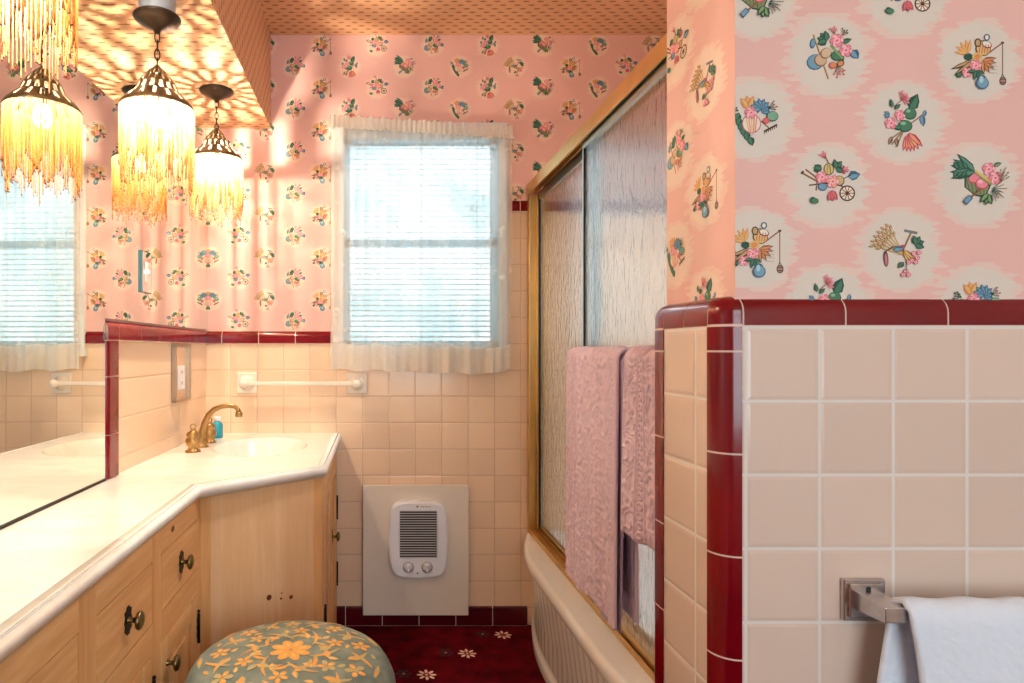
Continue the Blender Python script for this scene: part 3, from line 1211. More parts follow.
def cap_run(name, path, joints, h0, h1, p, side, m='red', rr=0.022, label=None):
    mb = MB()
    for seg in cut_path(path, joints):
        mb.sweep(seg, quarter(h0, h1, p, rr), M[m], side=side)
    mb.sweep(path, quarter(h0 - 0.0012, h1 - 0.0006, p - 0.0008, rr), M['grout'], side=side)
    o = mb.build(name)
    for pl in o.data.polygons:
        pl.use_smooth = True
    md = o.modifiers.new('edges', 'EDGE_SPLIT')
    md.split_angle = R(35)
    return structure(o, label)


n_trim = 1
# back wall, low cap left of the window
cap_run('trim_1', [(-0.70, YB), (WX0 - 0.05, YB)], [0.219 - 0.152 + 0.0, 0.219, 0.371, 0.523], CAPL0, CAPL1, 0.012, -1, label='oxblood cap tiles along the back wall, left of the window')
cap_run('trim_2', [(XSTEP, YB), (XA, YB)], [0.055 + 0.152 * k for k in range(7)], CAPR0, CAPR1, 0.012, -1, label='oxblood cap tiles on the back wall right of the window')
# back wall base
cap_run('baseboard_back', [(-0.16, YB), (0.63, YB)], [0.19 + 0.152 * k - 0.152 for k in range(7)], 0.0, 0.079, 0.010, -1, m='red_dark', rr=0.006, label='dark red base tiles under the back wall')
# left wall cap and upright
pL = [fl(0.0, 0)[:2], fl(0.936, 0)[:2]]
cap_run('trim_3', pL, [0.936 - 0.07 - 0.152 * k for k in range(7)], CAPL0, CAPL1, 0.014, 1, label='oxblood cap tiles on the left wall beside the mirror')
up = MB()
for z0, z1 in ((0.799, 0.914), (0.916, 1.069), (1.071, 1.1655)):
    pr = []
    for a in range(7):
        t = PI / 2 * a / 6
        pr.append((0.926 + 0.012 * math.sin(t) - 0.002, 0.002 + 0.012 * math.cos(t)))
    prof = [(0.872, 0.0), (0.872, 0.014)] + [(s, o_) for s, o_ in pr] + [(0.936, 0.0)]
    pts = [fl(s, 0, o_)[:2] for s, o_ in prof]
    up.prism(pts[::-1], z0, z1, M['red'])
up.prism([fl(s, 0, o_)[:2] for s, o_ in ((0.873, 0), (0.873, 0.0125), (0.928, 0.0125), (0.935, 0.0))][::-1], 0.798, 1.167, M['grout'])
structure(up.build('trim_4', bevel=0.0008), 'upright of oxblood tiles beside the mirror')
# partition: cap round the corner
arc1 = [(XN + RC + RC * math.cos(t), YN + RC + RC * math.sin(t)) for t in [R(270 - 90 * i / 8) for i in range(9)]]
RF = 0.020
arc2 = [(XN, 1.0985)] + [(XN + RF + RF * math.cos(t), 1.127 + RF * math.sin(t)) for t in [R(180 - 90 * i / 8) for i in range(9)]]
path = [(XR, YN)] + arc1 + arc2[1:] + [(XN + 0.09, 1.127 + RF)]
Lx = XR - (XN + RC)
js = [Lx - 0.152 * k - 0.002 for k in range(8)]
arcl = RC * PI / 2
js += [Lx + arcl, Lx + arcl + 0.073, Lx + arcl + 0.146]
cap_run('trim_5', path, js, 1.178, 1.223, 0.001, 1, rr=0.026, label='oxblood cap tiles wrapping the corner of the end wall')


def upright(name, arc, joints, label):
    mb = MB()
    zs = [1.1775] + joints + [0.0]
    off = 0.0012
    cx, cy = arc[4]
    N = Vector((sum(p[0] for p in arc) / len(arc), sum(p[1] for p in arc) / len(arc)))
    for a, b in zip(zs, zs[1:]):
        mb.sweep(arc, [(0.0015, b + 0.0014), (0.0015, a - 0.0014), (-0.012, a - 0.001), (-0.012, b + 0.001)], M['red'], side=1)
    mb.sweep(arc, [(0.0009, 0), (0.0009, 1.18), (-0.01, 1.18), (-0.01, 0)], M['grout'], side=1)
    o = mb.build(name)
    for pl in o.data.polygons:
        pl.use_smooth = True
    md = o.modifiers.new('edges', 'EDGE_SPLIT')
    md.split_angle = R(35)
    return structure(o, label)


zj = [1.139 - 0.153 * k for k in range(8)]
upright('trim_6', arc1, zj, 'upright of oxblood tiles on the near corner of the end wall')
upright('trim_7', arc2, zj, 'upright of oxblood tiles on the far corner of the end wall')

# ---- window
win = bpy.data.objects.new('window_1', None)
COL.objects.link(win)
win.location = ((WX0 + WX1) / 2, YB, WZ0)
structure(win, 'double-hung window in the back wall')
wc = Vector(win.location)


def wbuild(mb, name, parent=win):
    return mb.build(name, parent, loc=-wc)


cs = MB()
for a, b in (((WX0 - 0.045, WZ0 - 0.02), (WX0, WZ1 + 0.02)), ((WX1, WZ0 - 0.02), (WX1 + 0.025, WZ1 + 0.02)), ((WX0, WZ1), (WX1, WZ1 + 0.02))):
    cs.box((a[0], YB - 0.012, a[1]), (b[0], YB, b[1]), M['white_wood'])
cs.box((WX0 - 0.055, YB - 0.03, WZ0 - 0.035), (WX1 + 0.02, YB + 0.02, WZ0), M['white_wood'])
wbuild(cs, 'casing')
fr = MB()
for a, b in (((WX0, WZ0), (WX0 + 0.024, WZ1)), ((WX1 - 0.024, WZ0), (WX1, WZ1)), ((WX0, WZ0), (WX1, WZ0 + 0.03)), ((WX0, WZ1 - 0.04), (WX1, WZ1)),
             ((WX0, 1.585), (WX1, 1.612))):
    fr.box((a[0], YB + 0.07, a[1]), (b[0], YB + 0.11, b[1]), M['slat'])
wbuild(fr, 'sash_frame')
gp = MB()
gp.box((WX0 + 0.03, YB + 0.088, WZ0 + 0.04), (WX1 - 0.03, YB + 0.092, WZ1 - 0.035), M['glass'])
wbuild(gp, 'pane')

bl = empty('window_blind', 'white horizontal slatted blind hanging in the window behind the lace curtain', 'blind', (wc.x, YB + 0.04, WZ1))
bo = Vector(bl.location)
hb = MB()
hb.box((WX0 + 0.01, YB + 0.02, WZ1 - 0.035), (WX1 - 0.01, YB + 0.055, WZ1 - 0.003), M['white_wood'], bev=0.003)
hb.build('headrail', bl, loc=-bo)
sb = MB()
nsl = 39
for k in range(nsl):
    z = WZ1 - 0.05 - k * (WZ1 - WZ0 - 0.075) / (nsl - 1)
    a = R(13)
    c_, s_ = math.cos(a) * 0.0125, math.sin(a) * 0.0125
    y0 = YB + 0.038
    pts = [(y0 - c_, z - s_), (y0, z + 0.0016), (y0 + c_, z + s_)]
    for (p, q) in zip(pts, pts[1:]):
        sb.face([(WX0 + 0.012, p[0], p[1]), (WX1 - 0.012, p[0], p[1]), (WX1 - 0.012, q[0], q[1]), (WX0 + 0.012, q[0], q[1])], M['slat'], smooth=True)
        sb.face([(WX0 + 0.012, p[0], p[1] - 0.0006), (WX0 + 0.012, q[0], q[1] - 0.0006), (WX1 - 0.012, q[0], q[1] - 0.0006), (WX1 - 0.012, p[0], p[1] - 0.0006)], M['slat'], smooth=True)
sb.build('slats', bl, loc=-bo)
lb = MB()
for x in (WX0 + 0.09, (WX0 + WX1) / 2, WX1 - 0.09):
    for y in (YB + 0.025, YB + 0.051):
        lb.tube([(x, y, WZ1 - 0.03), (x, y, WZ0 + 0.02)], 0.0007, M['white_wood'], n=5)
lb.build('ladder_cords', bl, loc=-bo)
br = MB()
br.box((WX0 + 0.012, YB + 0.028, WZ0 + 0.004), (WX1 - 0.012, YB + 0.049, WZ0 + 0.016), M['white_wood'], bev=0.002)
br.build('bottom_rail', bl, loc=-bo)

# ---- lace curtain
CX0, CX1 = -0.180, 0.556
cur = empty('lace_curtain', 'sheer white lace curtain gathered on a rod across the window', 'curtain', ((CX0 + CX1) / 2, YB - 0.05, 2.10))
co = Vector(cur.location)


def ctop(u):
    return 2.066 - 0.046 * u


def fold(u, v):
    g = 0.35 + 0.65 * v
    a = 0.012 * math.sin(u * 2 * PI * 6.5 + 1.0 + 1.2 * math.sin(u * 9)) * g + 0.005 * math.sin(u * 2 * PI * 17 + v * 1.2)
    return a


def cbot(u):
    return 1.062 - 0.022 * u + (0.03 * max(0, (u - 0.86) / 0.14) ** 2) + 0.004 * math.sin(u * 30)


def cpt(u, v):
    z = ctop(u) + (cbot(u) - ctop(u)) * v
    x = CX0 + (CX1 - CX0) * u + 0.004 * math.sin(v * 5) * (1 if u > 0.9 else 0)
    return (x, YB - 0.048 - fold(u, v), z)


vh = 0.895
cm = MB()
cm.grid(lambda u, v: cpt(u, v * vh), 150, 40, M['lace'], uvf=lambda u, v: (u * 0.9, v * 0.9))
cm.build('sheer_panel', cur, loc=-co)
ch = MB()
ch.grid(lambda u, v: cpt(u, vh + v * (1 - vh)), 150, 8, M['lace_thick'], uvf=lambda u, v: (u * 0.9, 0.9 + v * 0.12))
ch.build('hem', cur, loc=-co, label='denser lace hem band')
cr_ = MB()


def ruf(u, v):
    z = ctop(u) - 0.022 + v * 0.050 + 0.004 * math.sin(u * 90) * v
    y = YB - 0.060 + 0.008 * math.sin(u * 2 * PI * 34 + 2 * math.sin(u * 13)) * (abs(v - 0.45) + 0.25)
    return (CX0 - 0.004 + (CX1 - CX0 + 0.008) * u, y, z)


cr_.grid(ruf, 260, 8, M['lace_thick'], uvf=lambda u, v: (u * 0.9, v * 0.07))
cr_.build('ruffled_heading', cur, loc=-co)
rod = MB()
rod.tube([(CX0 - 0.004, YB - 0.0475, ctop(0) - 0.012), (CX1 + 0.004, YB - 0.0475, ctop(1) - 0.012)], 0.006, M['white_wood'])
for x, z in ((CX0 - 0.004, ctop(0) - 0.012), (CX1 + 0.004, ctop(1) - 0.012)):
    rod.box((x - 0.004, YB - 0.05, z - 0.008), (x + 0.004, YB, z + 0.008), M['white_wood'])
tag(rod.build('curtain_rod'), 'thin white rod carrying the lace curtain above the window', 'curtain rod')

# ================================================================== VANITY
ZCT = 0.797
TH_C = 0.034
XV = -0.440
# countertop
ct = empty('countertop', 'white cultured marble vanity top with a moulded sink bowl', 'countertop', (-0.5, 1.8, ZCT - TH_C))
cto = Vector(ct.location)
front = [(-0.44, 0.02), (-0.44, 1.572), (-0.142, 1.842), (-0.142, YB)]
prof = [(-0.03, ZCT), (-0.016, ZCT), (-0.013, ZCT - 0.003), (-0.010, ZCT - 0.003), (-0.008, ZCT - 0.001)]
for i in range(7):
    a = PI / 2 - PI * 0.80 * i / 6
    prof.append((-0.013 + 0.014 * math.cos(a), ZCT - 0.015 + 0.014 * math.sin(a)))
prof += [(-0.010, ZCT - TH_C), (-0.03, ZCT - TH_C)]
mt = MB()
mt.sweep(front, prof, M['marble'], side=-1)
for i in range(len(mt.sm)):
    mt.sm[i] = True


def inset(path, w):
    out = []
    n = len(path)
    for i in range(n):
        ds = []
        if i > 0:
            ds.append((Vector(path[i]) - Vector(path[i - 1])).normalized())
        if i < n - 1:
            ds.append((Vector(path[i + 1]) - Vector(path[i])).normalized())
        nn = [Vector((-d.y, d.x)) for d in ds]
        a = sum(nn, Vector((0, 0))).normalized()
        a = a / a.dot(nn[0])
        p = Vector(path[i]) + a * w
        out.append((p.x, p.y))
    return out


ins = inset(front, 0.03)
# top sheet with the elliptical bowl opening
BC, BRX, BRY = (-0.408, 2.215), 0.165, 0.225
bm = bmesh.new()
outer = [bm.verts.new((x, y, ZCT)) for x, y in ins]
outer.append(bm.verts.new((*fl(0, 0, 0.001)[:2], ZCT)))
for s in (0.5, 1.0, 1.6, 2.1):
    outer.append(bm.verts.new((*fl(s, 0, 0.001)[:2], ZCT)))
outer.append(bm.verts.new((fl(YB - 0.02, 0, 0.001)[0], 0.02, ZCT)))
NB = 48
inner = [bm.verts.new((BC[0] + BRX * math.cos(2 * PI * i / NB), BC[1] + BRY * math.sin(2 * PI * i / NB), ZCT)) for i in range(NB)]
edges = []
for loop in (outer, inner):
    for i in range(len(loop)):
        edges.append(bm.edges.new((loop[i - 1], loop[i])))
bmesh.ops.triangle_fill(bm, use_beauty=True, use_dissolve=False, edges=edges, normal=(0, 0, 1))
bad = [f for f in bm.faces if ((f.calc_center_median().x - BC[0]) / BRX) ** 2 + ((f.calc_center_median().y - BC[1]) / BRY) ** 2 < 0.9]
bmesh.ops.delete(bm, geom=bad, context='FACES')
mt.add_bm(bm, M['marble'])
top = mt.build('slab', ct, loc=-cto)
bw = MB()


def bowl(u, v):
    a = 2 * PI * u
    r = [1.0, 0.985, 0.95, 0.90, 0.82, 0.70, 0.50, 0.28, 0.06][round(v * 8)]
    z = [0.0, -0.004, -0.014, -0.035, -0.065, -0.095, -0.118, -0.128, -0.132][round(v * 8)]
    return (BC[0] + BRX * r * math.cos(a), BC[1] + BRY * r * math.sin(a), ZCT + z)


bw.grid(bowl, NB, 8, M['marble'], closed_u=True)
bw.lathe([(0.024, 0.0), (0.024, 0.003), (0.016, 0.004), (0.0001, 0.002)], (BC[0], BC[1], ZCT - 0.133), M['brass'], n=20)
bw.build('sink_bowl', ct, loc=-cto)

# straight cabinet with drawers
FXC = -0.457               # face of the frame
CH = ZCT - TH_C - 0.001
vc = empty('vanity_cabinet', 'honey pine vanity cabinet with drawers, running along the left wall', 'cabinet', (-0.58, 0.85, 0))
vo = Vector(vc.location)
body = MB()
cols = [(1.325, 1.596), (1.017, 1.273), (0.700, 0.956), (0.384, 0.640), (0.06, 0.33)]
DZ0, DZ1 = 0.578, 0.706
OZ0, OZ1 = 0.07, 0.515
y_end = 1.622
body.box((FXC - 0.022, 0.02, 0.0), (-0.714, y_end - 0.02, CH), M['cavity'])
ys = sorted([c for pr in cols for c in pr])
stiles = [(0.02, ys[0])] + [(ys[i], ys[i + 1]) for i in range(1, len(ys) - 1, 2)] + [(ys[-1], y_end)]
for a, b in stiles:
    body.box((FXC - 0.020, a, 0.0), (FXC, b, CH), M['pine'])
for a, b in cols:
    body.box((FXC - 0.020, a, DZ1), (FXC, b, CH), M['pine_y'])
    body.box((FXC - 0.020, a, OZ1), (FXC, b, DZ0), M['pine_y'])
    body.box((FXC - 0.020, a, 0), (FXC, b, OZ0), M['pine_y'])


def ellipse_patch(mb, c, ux, uz, n, rx, rz, m, off=0.0004):
    c, ux, uz, n = Vector(c), Vector(ux), Vector(uz), Vector(n)
    mb.face([c + n * off + ux * rx * math.cos(2 * PI * i / 14) + uz * rz * math.sin(2 * PI * i / 14) for i in range(14)], m)


ellipse_patch(body, (FXC, 1.40, 0.737), (0, 1, 0), (0, 0, 1), (1, 0, 0), 0.012, 0.007, M['knot'])
body.build('cabinet_body', vc, loc=-vo)
G = 0.0026


def make_knob(parent, loc, nrm, plate=True, off=Vector((0, 0, 0))):
    """mushroom knob; nrm is the outward direction"""
    n_ = Vector(nrm).normalized()
    up_ = Vector((0, 0, 1))
    sd = up_.cross(n_)
    c = Vector(loc) - off
    k = MB()
    k.lathe([(0.007, 0.0), (0.0055, 0.004), (0.0045, 0.011), (0.006, 0.016), (0.0155, 0.019), (0.0175, 0.022), (0.016, 0.026), (0.009, 0.029), (0.0001, 0.030)],
            c, M['knob'], n=20, axis=n_)
    o = k.build('knob', parent, label='round aged brass knob')
    if plate:
        p = MB()
        w, h = 0.016, 0.026
        out = []
        for (a, b) in ((-w, -h * .7), (-w * .55, -h * .78), (-w * .3, -h), (w * .3, -h), (w * .55, -h * .78), (w, -h * .7), (w * .82, -h * .3), (w * 1.1, 0), (w * .82, h * .3),
                       (w, h * .7), (w * .55, h * .78), (w * .3, h), (-w * .3, h), (-w * .55, h * .78), (-w, h * .7), (-w * .82, h * .3), (-w * 1.1, 0), (-w * .82, -h * .3)):
            out.append(c + sd * a + up_ * b)
        fr_ = [q + n_ * 0.002 for q in out]
        p.face(fr_, M['iron'])
        for i in range(len(out)):
            j = (i + 1) % len(out)
            p.face([out[i], out[j], fr_[j], fr_[i]], M['iron'])
        p.build('backplate', parent, label='black iron cut-out backplate')
    return o


def hinge(parent, loc, nrm, off, h=0.034):
    n_ = Vector(nrm).normalized()
    sd = Vector((0, 0, 1)).cross(n_)
    c = Vector(loc) - off
    p = MB()
    p.tube([c + n_ * 0.004 + Vector((0, 0, -h)), c + n_ * 0.004 + Vector((0, 0, h))], 0.0035, M['iron'], n=8)
    for s in (-1, 1):
        pts = [(0, -h * .9), (s * 0.007, -h * .85), (s * 0.011, -h * .5), (s * 0.006, -h * .25), (s * 0.012, 0), (s * 0.006, h * .25), (s * 0.011, h * .5), (s * 0.007, h * .85), (0, h * .9)]
        q = [c + sd * a + Vector((0, 0, b)) + n_ * 0.002 for a, b in pts]
        p.face(q if s > 0 else q[::-1], M['iron'])
        p.face([v - n_ * 0.002 for v in q][::(-1 if s > 0 else 1)], M['iron'])
    for z in (-h - 0.005, h + 0.005):
        p.lathe([(0.0001, -0.005), (0.004, -0.002), (0.004, 0.002), (0.0001, 0.005)], c + n_ * 0.004 + Vector((0, 0, z)), M['iron'], n=8)
    p.build('hinge', parent, label='black iron butterfly hinge')


for i, (a, b) in enumerate(cols):
    d = MB()
    d.box((FXC - 0.018, a + G, DZ0 + G), (FXC + 0.0005, b - G, DZ1 - G), M['pine_y'])
    dl = Vector((FXC, (a + b) / 2, (DZ0 + DZ1) / 2))
    dr = d.build('drawer', vc, loc=-vo, bevel=0.0012)
    make_knob(dr, dl, (1, 0, 0))
    e = MB()
    a2, b2 = a + G, b - G
    z0, z1 = OZ0 + G, OZ1 - G
    st = 0.05
    e.box((FXC - 0.018, a2, z0), (FXC + 0.0005, a2 + st, z1), M['pine'])
    e.box((FXC - 0.018, b2 - st, z0), (FXC + 0.0005, b2, z1), M['pine'])
    e.box((FXC - 0.018, a2 + st, z0), (FXC + 0.0005, b2 - st, z0 + st), M['pine_y'])
    e.box((FXC - 0.018, a2 + st, z1 - st), (FXC + 0.0005, b2 - st, z1), M['pine_y'])
    e.box((FXC - 0.014, a2 + st, z0 + st), (FXC - 0.007, b2 - st, z1 - st), M['pine'])
    e.box((FXC - 0.008, a2 + st + 0.02, z0 + st + 0.02), (FXC - 0.003, b2 - st - 0.02, z1 - st - 0.02), M['pine'], bev=0.002)
    do = e.build('cabinet_door', vc, loc=-vo, bevel=0.001)
    make_knob(do, (FXC, a + 0.035, 0.455), (1, 0, 0), plate=False)
    for zz in (0.43, 0.14):
        hinge(do, (FXC, b - 0.001, zz), (1, 0, 0), Vector((0, 0, 0)))

# corner cabinet under the sink
sc_ = empty('sink_cabinet', 'pale pine angled cabinet under the sink in the corner', 'cabinet', (-0.4, 2.2, 0))
so_ = Vector(sc_.location)
A1, A2 = Vector((FXC, 1.6225)), Vector((-0.158, 1.856))
cb = MB()
foot = [(-0.71, 1.6225), (A1.x, A1.y), (A2.x, A2.y), (A2.x, YB - 0.011), (-0.688, YB - 0.011)]
n0 = len(cb.f)
for i in range(len(foot)):
    a, b = foot[i], foot[(i + 1) % len(foot)]
    if i == 2:
        continue
    cb.face([(a[0], a[1], 0), (b[0], b[1], 0), (b[0], b[1], CH), (a[0], a[1], CH)], M['pine_light'] if i == 1 else M['pine'])
cb.face([(x, y, 0.02) for x, y in foot], M['pine'])
ddir = (A2 - A1).normalized()
dn = Vector((ddir.y, -ddir.x, 0))
d3 = Vector((ddir.x, ddir.y, 0))
pv = lambda t, z: (A1.x + ddir.x * t, A1.y + ddir.y * t, z)
# thin corner stiles on the angled face
Ld = (A2 - A1).length
for t0, t1 in ((0.0, 0.028), (Ld - 0.03, Ld)):
    p0, p1 = Vector(pv(t0, 0)), Vector(pv(t1, 0))
    q = [p0, p1, p1 + dn * 0.0, p0]
    cb.face([p0 + dn * 0.001, p1 + dn * 0.001, p1 + dn * 0.001 + Vector((0, 0, CH)), p0 + dn * 0.001 + Vector((0, 0, CH))], M['pine'])


def on_diag(px, py):
    # where the camera ray through a pixel meets the angled panel
    dx, dz = (px - 375) / F, -(py - 350) / F
    # (dx*t - A1.x, t - A1.y) . dn = 0
    t = (A1.x * dn.x + A1.y * dn.y) / (dx * dn.x + dn.y)
    return Vector((dx * t, t, EYE + dz * t))


for px, py, r1 in ((269, 597.5, 0.008), (281, 598.5, 0.0035), (291, 597, 0.006), (281.5, 593, 0.0025)):
    ellipse_patch(cb, on_diag(px, py), d3, (0, 0, 1), dn, r1, r1, M['knot'])
for px, py in ((209.5, 570), (209.5, 612)):
    ellipse_patch(cb, on_diag(px, py), d3, (0, 0, 1), dn, 0.003, 0.003, M['knot'])
# face frame on the end with two doors
FX2 = A2.x
yA, yB_ = A2.y, YB - 0.011
e0, e1 = 1.93, 2.53
mid = 2.235
for (a, b, z0, z1, mm) in ((yA, e0, 0, CH, 'pine'), (e1, yB_, 0, CH, 'pine'), (e0, e1, 0.70, CH, 'pine_y'), (e0, e1, 0, 0.07, 'pine_y'), (mid - 0.015, mid + 0.015, 0.07, 0.70, 'pine')):
    cb.box((FX2 - 0.02, a, z0), (FX2, b, z1), M[mm])
cb.face([(FX2 - 0.03, e0, 0.05), (FX2 - 0.03, e1, 0.05), (FX2 - 0.03, e1, 0.72), (FX2 - 0.03, e0, 0.72)], M['cavity'])
cb.build('cabinet_body', sc_, loc=-so_)
for k, (a, b) in enumerate(((e0, mid - 0.015), (mid + 0.015, e1))):
    e = MB()
    a2, b2 = a + G, b - G
    z0, z1 = 0.07 + G, 0.70 - G
    st = 0.045
    e.box((FX2 - 0.018, a2, z0), (FX2 + 0.001, a2 + st, z1), M['pine'])
    e.box((FX2 - 0.018, b2 - st, z0), (FX2 + 0.001, b2, z1), M['pine'])
    e.box((FX2 - 0.018, a2 + st, z0), (FX2 + 0.001, b2 - st, z0 + st), M['pine_y'])
    e.box((FX2 - 0.018, a2 + st, z1 - st), (FX2 + 0.001, b2 - st, z1), M['pine_y'])
    e.box((FX2 - 0.014, a2 + st, z0 + st), (FX2 - 0.006, b2 - st, z1 - st), M['pine'])
    do = e.build('cabinet_door', sc_, loc=-so_, bevel=0.001)
    if k == 1:
        make_knob(do, (FX2, a + 0.03, 0.455), (1, 0, 0))
    for zz in (0.50, 0.23):
        if k == 0 and zz > 0.3:
            continue
        hinge(do, (FX2, a + 0.002 if k == 0 else b - 0.002, zz if k else 0.30), (1, 0, 0), Vector((0, 0, 0)), 0.04)

# ---- mirror on the left wall
mr = empty('wall_mirror', 'frameless mirror covering the left wall above the vanity', 'mirror', fl(1.2, 0.8))
mo = Vector(mr.location)
mm_ = MB()
ZM0 = ZCT + 0.007
SM = 2.53
outl = [(0.003, CAPL1 + 0.004), (0.003, ZS - 0.001), (SM, ZS - 0.001), (SM, ZM0), (0.940, ZM0), (0.940, CAPL1 + 0.004)]
f0 = [fl(s, z, 0.0075) for s, z in outl]
b0 = [fl(s, z, 0.001) for s, z in outl]
mm_.face([fl(s, z, 0.0075) for s, z in ((0.003, CAPL1 + 0.004), (0.003, ZS - 0.001), (0.94, ZS - 0.001), (0.94, CAPL1 + 0.004))], M['mirror'])
mm_.face([fl(s, z, 0.0075) for s, z in ((0.94, ZM0), (0.94, ZS - 0.001), (SM, ZS - 0.001), (SM, ZM0))], M['mirror'])
for i in range(6):
    j = (i + 1) % 6
    mm_.face([f0[i], f0[j], b0[j], b0[i]], M['mirror_edge'])
mm_.build('mirror_glass', mr, loc=-mo)
chn = MB()
P = [fl(0.94, 0, 0.0)[:2], fl(SM, 0, 0.0)[:2]]
chn.sweep(P, [(0.0, ZCT + 0.0005), (0.011, ZCT + 0.0005), (0.011, ZCT + 0.006), (0.0, ZCT + 0.006)], M['dark'], side=1)
chn.build('bottom_channel', mr, loc=-mo, label='dark metal channel under the mirror glass')

# ---- switch plate let into the mirror
sp_ = empty('switch_plate', 'narrow silver switch plate with a green edge above the oxblood cap on the left', 'switch plate', fl(YB - 1.90, 1.33, 0.008))
spo = Vector(sp_.location)
sS = YB - 1.90
pl_ = MB()
za, zb = 1.315, 1.442


def lbox(mb, s0, s1, z0, z1, o0, o1, m, bev=0):
    pts = [fl(s0, 0, o0)[:2], fl(s1, 0, o0)[:2], fl(s1, 0, o1)[:2], fl(s0, 0, o1)[:2]]
    mb.prism(pts, z0, z1, m)


lbox(pl_, sS - 0.036, sS + 0.036, za, zb, 0.008, 0.014, M['mirror_edge'])
lbox(pl_, sS - 0.033, sS + 0.033, za + 0.003, zb - 0.003, 0.008, 0.0145, M['mirror'])
pl_.build('plate', sp_, loc=-spo)
tg = MB()
lbox(tg, sS - 0.012, sS + 0.012, 1.35, 1.41, 0.0145, 0.0155, M['plastic'])
lbox(tg, sS - 0.004, sS + 0.004, 1.374, 1.386, 0.0145, 0.024, M['plastic'])
tg.build('toggle', sp_, loc=-spo)

# ---- chrome recessed outlet box on the tiles
bx = empty('outlet_panel', 'tall chrome-framed recessed outlet panel in the left tiled wall', 'outlet panel', fl(0.33, 1.05, 0))
bxo = Vector(bx.location)
FRM = plain('satin_steel_frame', (176, 156, 136), 0.32, 1.0)
s0, s1, z0, z1 = 0.250, 0.418, 0.957, 1.160
q = MB()
lbox(q, s0, s1, z1 - 0.010, z1, 0.001, 0.016, FRM)
lbox(q, s0, s1, z0, z0 + 0.010, 0.001, 0.016, FRM)
lbox(q, s0, s0 + 0.010, z0, z1, 0.001, 0.016, FRM)
lbox(q, s1 - 0.010, s1, z0, z1, 0.001, 0.016, FRM)
q.build('frame', bx, loc=-bxo, bevel=0.002)
q = MB()
lbox(q, s0 + 0.01, s1 - 0.01, z0 + 0.01, z1 - 0.01, 0.001, 0.006, plain('brushed_steel_plate', (214, 190, 168), 0.25, 0.8))
q.build('back_plate', bx, loc=-bxo)
q = MB()
lbox(q, 0.305, 0.368, 1.0, 1.085, 0.006, 0.010, M['plastic'])
for zz in (1.022, 1.062):
    for ds in (-0.007, 0.007):
        lbox(q, 0.336 + ds - 0.0012, 0.336 + ds + 0.0012, zz - 0.006, zz + 0.006, 0.010, 0.0104, M['black'])
q.build('outlet', bx, loc=-bxo)

# ---- faucet
fa = empty('faucet', 'antique brass widespread faucet with a swan-neck spout behind the sink', 'faucet', (-0.615, 2.20, ZCT + 0.0005))
fo_ = MB()
fo_.lathe([(0.024, 0.0), (0.024, 0.004), (0.018, 0.010), (0.014, 0.018), (0.013, 0.03)], (0, 0, 0), M['brass'], n=24)
sp = []
for i in range(15):
    t = i / 14
    x = 0.0 + 0.145 * t
    z = 0.02 + 0.135 * math.sin(min(1, t * 1.25) * PI * 0.5) ** 0.9 - 0.035 * max(0, (t - 0.72) / 0.28) ** 2
    sp.append((x, 0.0, z))
sp = [(0, 0, 0.01), (0.002, 0, 0.05), (0.010, 0, 0.085), (0.024, 0, 0.112), (0.045, 0, 0.133), (0.070, 0, 0.143), (0.097, 0, 0.146), (0.118, 0, 0.143), (0.129, 0, 0.134), (0.132, 0, 0.122)]
fo_.tube(sp, 0.01, M['brass'], n=16, radii=[0.012, 0.0115, 0.011, 0.0105, 0.0095, 0.0085, 0.008, 0.008, 0.0085, 0.009])
fo_.lathe([(0.0105, 0.0), (0.013, 0.003), (0.013, 0.016), (0.0105, 0.018), (0.0001, 0.018)], (0.1325, 0, 0.106), M['brass'], n=18)
fo_.build('spout', fa)
for dy in (-0.105, 0.105):
    h = MB()
    h.lathe([(0.026, 0.0), (0.026, 0.004), (0.017, 0.010), (0.016, 0.018), (0.024, 0.026), (0.0255, 0.036), (0.0235, 0.045), (0.0165, 0.049), (0.0215, 0.054), (0.022, 0.062), (0.012, 0.070), (0.006, 0.074), (0.0001, 0.075)],
            (0, dy, 0), M['brass'], n=24)
    ring = [(0.009 * math.cos(2 * PI * i / 14), dy, 0.083 + 0.010 * math.sin(2 * PI * i / 14)) for i in range(14)]
    h.tube(ring, 0.0026, M['brass'], n=8, closed=True)
    h.build('faucet_handle', fa)

# little blue bottle in the corner
bt = empty('small_bottle', 'small blue bottle standing behind the faucet in the counter corner', 'bottle', (-0.618, 2.43, ZCT + 0.0005))
b_ = MB()
b_.lathe([(0.0001, 0), (0.020, 0.0), (0.022, 0.004), (0.022, 0.050), (0.017, 0.060), (0.010, 0.064), (0.010, 0.068)], (0, 0, 0), M['blue'], n=24)
b_.build('bottle_body', bt)
b_ = MB()
b_.lathe([(0.011, 0.066), (0.0125, 0.068), (0.0125, 0.083), (0.0001, 0.084)], (0, 0, 0), M['plastic'], n=18)
b_.build('bottle_cap', bt)

# ---- ceramic towel bar on the back wall
tb = empty('towel_rail', 'white ceramic towel bar on the back wall between sink and window', 'towel bar', (-0.32, YB, 1.0))
tbo = Vector(tb.location)
ZB = 1.004
for xx in (-0.530, -0.075):
    e = MB()
    e.box((xx - 0.043, YB - 0.012, ZB - 0.044), (xx + 0.043, YB - 0.0005, ZB + 0.044), M['porcelain'], bev=0.005)
    e.lathe([(0.034, 0.0), (0.026, 0.010), (0.019, 0.024), (0.017, 0.040), (0.019, 0.052), (0.016, 0.060), (0.0001, 0.062)], (xx, YB - 0.011, ZB), M['porcelain'], n=24, axis=(0, -1, 0))
    e.build('bracket', tb, loc=-tbo)
e = MB()
e.box((-0.530, YB - 0.060, ZB - 0.009), (-0.075, YB - 0.042, ZB + 0.009), M['porcelain'], bev=0.005)
e.build('bar', tb, loc=-tbo)

